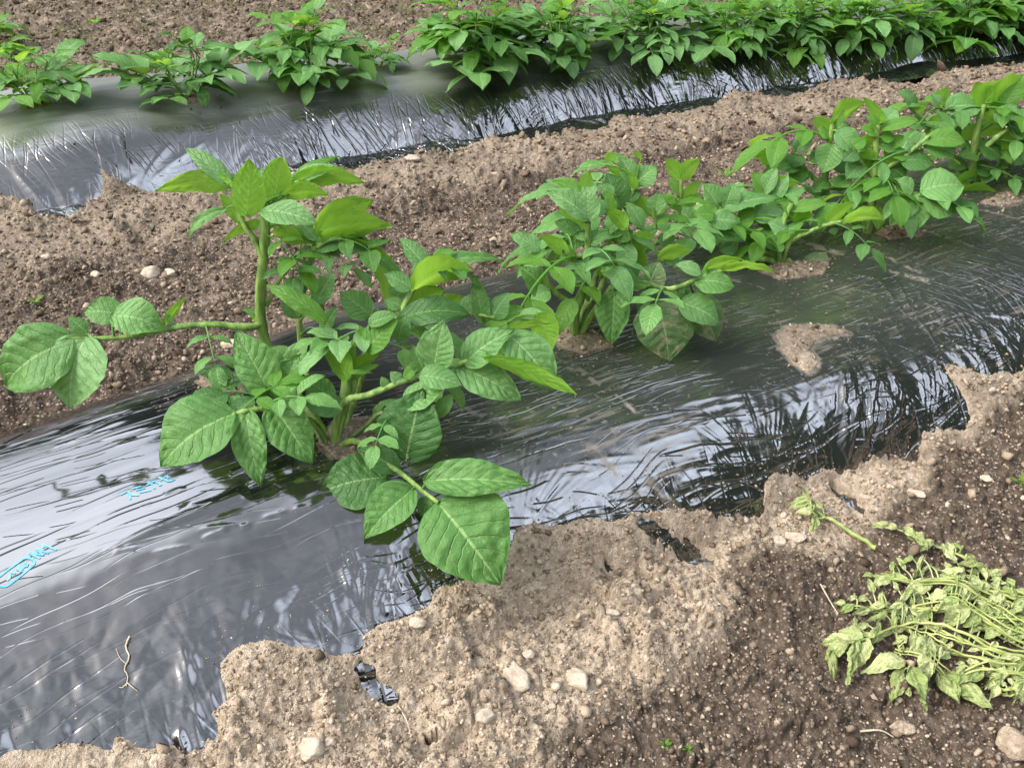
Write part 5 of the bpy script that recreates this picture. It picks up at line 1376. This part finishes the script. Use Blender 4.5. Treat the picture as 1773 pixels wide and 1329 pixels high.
place_rock('stone', 402, 602, 46, 18, 8, M['stone'], 'flat pinkish stone behind the film at the foot of the tall shoot', 'stone', 16, S)
place_rock('stone', 264, 482, 34, 28, 0, M['stone'], 'tan angular stone in the soil between the rows, left of the tall shoot', 'stone', 17, S)
place_rock('stone', 297, 483, 24, 14, -30, M['stone'], 'pale sliver of stone just right of the tan angular stone', 'stone', 18, S)
place_rock('stone', 168, 485, 20, 13, -30, M['stone'], 'small pale stone left of the tan angular stone, above the long leaf', 'stone', 19, S)
place_rock('stone', 84, 457, 18, 14, 0, M['stone'], 'small whitish stone at the left between the rows', 'stone', 20, S)
place_rock('stone', 712, 286, 34, 16, 5, M['stone'], 'whitish stone against the foot of the farther film', 'stone', 21, S, 0.5)
place_rock('stone', 1702, 842, 22, 12, -20, M['stone'], 'small pale stone on the dark soil near the right edge', 'stone', 22, S)
place_rock('stone', 1585, 862, 32, 14, -25, M['stone'], 'thin pale stone at the top of the dark soil by the torn film', 'stone', 23, S)
place_rock('stone', 1545, 735, 26, 14, -40, M['stone'], 'pinkish chip of stone on the earth heap below the crumpled film', 'stone', 24, S)
place_rock('soil_clod', 1752, 1302, 60, 60, 20, M['crumb'], 'big crumbly soil clod in the bottom right corner', 'clod', 31)
place_rock('soil_clod', 1595, 1010, 26, 24, 0, M['crumb_damp'], 'dark round clod above the pulled wilted heap', 'clod', 32)
place_rock('soil_clod', 1560, 1268, 46, 22, -15, M['crumb'], 'pale flat clod on the dark soil under the heap of pulled stems', 'clod', 33)

# crumbs too many to count: thousands of small angular grains
def crumbs(name, n, region, tone_rng, size_px, seed, keep, mat):
    r_ = np.random.default_rng(seed)
    px = r_.uniform(region[0], region[2], n); py = region[1] + (region[3] - region[1]) * r_.uniform(0, 1, n)
    d = CAMF + ((px - CX) / F_PX)[:, None] * np.array([1., 0, 0]) - ((py - CY) / F_PX)[:, None] * CAMU
    t = (0.045 - CAM_H) / d[:, 2]
    x, y = d[:, 0] * t, d[:, 1] * t
    z, wet, gr, vis = soil_height(x, y)
    u, v = x * DU[0] + y * DU[1], x * DV[0] + y * DV[1]
    onfilm = (size_px < 4) & (vis > 0.0) & (r_.uniform(0, 1, n) < 0.8 * np.exp(-vis / 0.016))      # grains spilt over the film's edge
    z = np.where(onfilm, np.where(v < 1.7, film_z('near', u, v), film_z('far', u, v)) + 0.001, z)
    c_ = ISL[-1].mean(0)
    ok = ((vis < -0.004) | onfilm) & ((np.hypot(u - c_[0], v - c_[1]) > 0.13) | (r_.uniform(0, 1, n) < 0.25))
    ok = ok & keep(wet, r_.uniform(0, 1, n))
    x, y, z, wet, t, onfilm = x[ok], y[ok], z[ok], wet[ok], t[ok], onfilm[ok]
    n = len(x)
    sz = t / F_PX * size_px * np.exp(r_.normal(0, 0.48, n)) * np.where(onfilm, 0.55, 1.0)
    sz = np.where(onfilm, np.minimum(sz, t / F_PX * 3.0), sz)
    f0v = rock_mesh(700, 1)[0]
    protos = [rock_mesh(700 + i, 1, 0.7)[0] * (1 + 0.28 * np.random.default_rng(i).normal(size=(len(f0v), 1))) for i in range(24)]; f0 = rock_mesh(700, 1)[1]
    V = np.zeros((n, len(protos[0]), 3), np.float32)
    th = r_.uniform(0, 2 * np.pi, n); tl = r_.normal(0, 0.35, n)
    for i in range(24):
        k = np.arange(n) % 24 == i
        b = protos[i][None] * sz[k][:, None, None]
        c, s_ = np.cos(th[k])[:, None], np.sin(th[k])[:, None]
        bx = b[..., 0] * c - b[..., 1] * s_; by = b[..., 0] * s_ + b[..., 1] * c
        bz = b[..., 2] + bx * np.tan(tl[k])[:, None]
        V[k, :, 0] = bx + x[k][:, None]; V[k, :, 1] = by + y[k][:, None]; V[k, :, 2] = bz + (z[k] + 0.25 * sz[k])[:, None]
    Fc = (f0[None] + (np.arange(n) * len(protos[0]))[:, None, None]).reshape(-1, 3)
    tone = np.clip(r_.beta(1.3, 1.6, n) * (tone_rng[1] - tone_rng[0]) + tone_rng[0] - 0.25 * wet * (r_.uniform(0, 1, n) < 0.6), 0, 1)
    o = mesh_obj(name, V.reshape(-1, 3), Fc, mat, smooth=False, attrs={'tone': np.repeat(tone, len(protos[0]))})
    return tag(o, kind='stuff')

def crumb_material():
    m, n, l, out = new_mat('soil_crumb_grains')
    b = n.new('ShaderNodeBsdfPrincipled'); b.inputs['Roughness'].default_value = 0.95; b.inputs['Specular IOR Level'].default_value = 0.15
    tc = n.new('ShaderNodeTexCoord')
    f = noise(n, l, tc.outputs['Object'], 260.0, 3.0, 0.6)
    r = n.new('ShaderNodeValToRGB')
    e = r.color_ramp.elements
    e[0].position, e[0].color = 0.0, (0.075, 0.052, 0.038, 1)
    e[1].position, e[1].color = 1.0, (0.60, 0.51, 0.40, 1)
    x = e.new(0.35); x.color = (0.26, 0.198, 0.142, 1)
    x = e.new(0.65); x.color = (0.42, 0.338, 0.25, 1)
    l.new(attr(n, 'tone'), r.inputs[0])
    col = mixc(n, l, maprange(n, l, f, 0.3, 0.7, 0.0, 0.5), r.outputs[0], (0.62, 0.58, 0.52), 'MULTIPLY')
    l.new(col, b.inputs['Base Color'])
    bm = n.new('ShaderNodeBump'); bm.inputs['Strength'].default_value = 0.5; bm.inputs['Distance'].default_value = 0.001
    l.new(f, bm.inputs['Height']); l.new(bm.outputs[0], b.inputs['Normal'])
    l.new(b.outputs[0], out.inputs['Surface'])
    return m
M['grain'] = crumb_material()
crumbs('soil_crumbs', 36000, (-40, 640, 1820, 1345), (0.12, 0.92), 2.3, 11, lambda w, r: r < np.where(w > 0.5, 0.45, 1.0), M['grain'])
crumbs('soil_grit', 34000, (-40, 170, 1820, 700), (0.06, 0.78), 2.2, 12, lambda w, r: r < 0.9, M['grain'])
crumbs('field_grit', 15000, (-40, -10, 1820, 175), (0.03, 0.68), 2.3, 13, lambda w, r: r < 0.9, M['grain'])
crumbs('pebbles', 1400, (-40, 180, 1820, 1345), (0.10, 0.8), 4.4, 14, lambda w, r: r < np.where(w > 0.5, 0.6, 0.9), M['grain'])

# ------------------------------------------------------------------ small weeds and litter
def weed(px, py, size, n, seed, label):
    r_ = np.random.default_rng(seed)
    g = soil_at(px, py); k = px_size(g) * size
    o = bpy.data.objects.new('weed_seedling', None); C.objects.link(o); o.location = g; o.empty_display_size = 0.02
    tag(o, label, 'weed', 'weed seedlings on the bare soil')
    for i in range(n):
        az = i * 2.4 + r_.uniform(-0.4, 0.4); L = k * r_.uniform(0.45, 0.75)
        d = np.array([math.cos(az), math.sin(az), r_.uniform(0.15, 0.7)]); d = unit(d)
        p0 = g + np.array([0, 0, 0.002]) + d * L * 0.25
        mb = MB(); v, f, uv = leaf_blade(p0, p0 + d * L, L * 0.5, np.array([0, 0, 1.0]), 0.1, 0.25, 1.0, 9, 7, seed=seed + i)
        mb.add(v, f, uv); mb.add(*tube([g - [0, 0, 0.003], p0 + d * L * 0.05], [k * 0.03, k * 0.02], 5))
        mb.build('leaf', M['backlit' if i % 2 else 'young'], o)
weed(1150, 1305, 17, 5, 41, 'tiny green weed seedling at the bottom edge, the left one of a pair')
weed(1188, 1313, 15, 5, 42, 'tiny green weed seedling at the bottom edge, the right one of a pair')
weed(1762, 850, 26, 6, 43, 'small green weed sprig on the dark soil at the right edge')
weed(62, 530, 24, 6, 44, 'small weed in the brown soil at the left, above the long leaf')
weed(1255, 310, 26, 5, 45, 'pale weed in the soil between the rows, behind the third plant')
weed(165, 45, 22, 4, 46, 'pale weed in the field behind the farther row')

# dead stalk on the film, bits of straw on soil
def litter(name, pts, r, label, cat, surf_fn, sides=5, branches=()):
    P = np.array([surf_fn(x, y) for x, y in pts]); k = px_size(P[0])
    mb = MB(); mb.add(*tube(spline(P, 12), [r * k, r * k * 0.5], sides))
    for b in branches:
        Q = np.array([surf_fn(x, y) for x, y in b]); mb.add(*tube(spline(Q, 8), [r * k * 0.7, r * k * 0.3], sides))
    o = mb.build(name, M['straw'], None)
    return tag(o, label, cat)
def on_film(px, py):
    q = cast(px, py, FILM_SURF); u, v = q[:2] @ DU, q[:2] @ DV
    return film_point('near', np.array([u]), np.array([v]), 0.003)[0]
litter('dead_stalk', [(226, 1102), (219, 1120), (226, 1138), (217, 1158), (223, 1170), (220, 1188)], 1.7, 'pale dead stalk stuck to the black film at the lower left', 'dead stalk', on_film, 6, [[(221, 1150), (210, 1140), (202, 1122)], [(222, 1182), (214, 1190), (208, 1190)], [(222, 1182), (232, 1190), (240, 1196)]])
litter('straw', [(1415, 1030), (1435, 1055), (1448, 1075)], 1.6, 'thin dry straw on the dark soil left of the pulled heap', 'straw', lambda x, y: soil_at(x, y, 0.004))
litter('straw', [(1485, 1278), (1520, 1275), (1545, 1280)], 2.2, 'dry straw below the pulled heap near the pale flat clod', 'straw', lambda x, y: soil_at(x, y, 0.004))
litter('straw', [(690, 1225), (705, 1252), (712, 1280)], 1.5, 'curved straw on the dry bank left of the small whitish rounded stone', 'straw', lambda x, y: soil_at(x, y, 0.004))
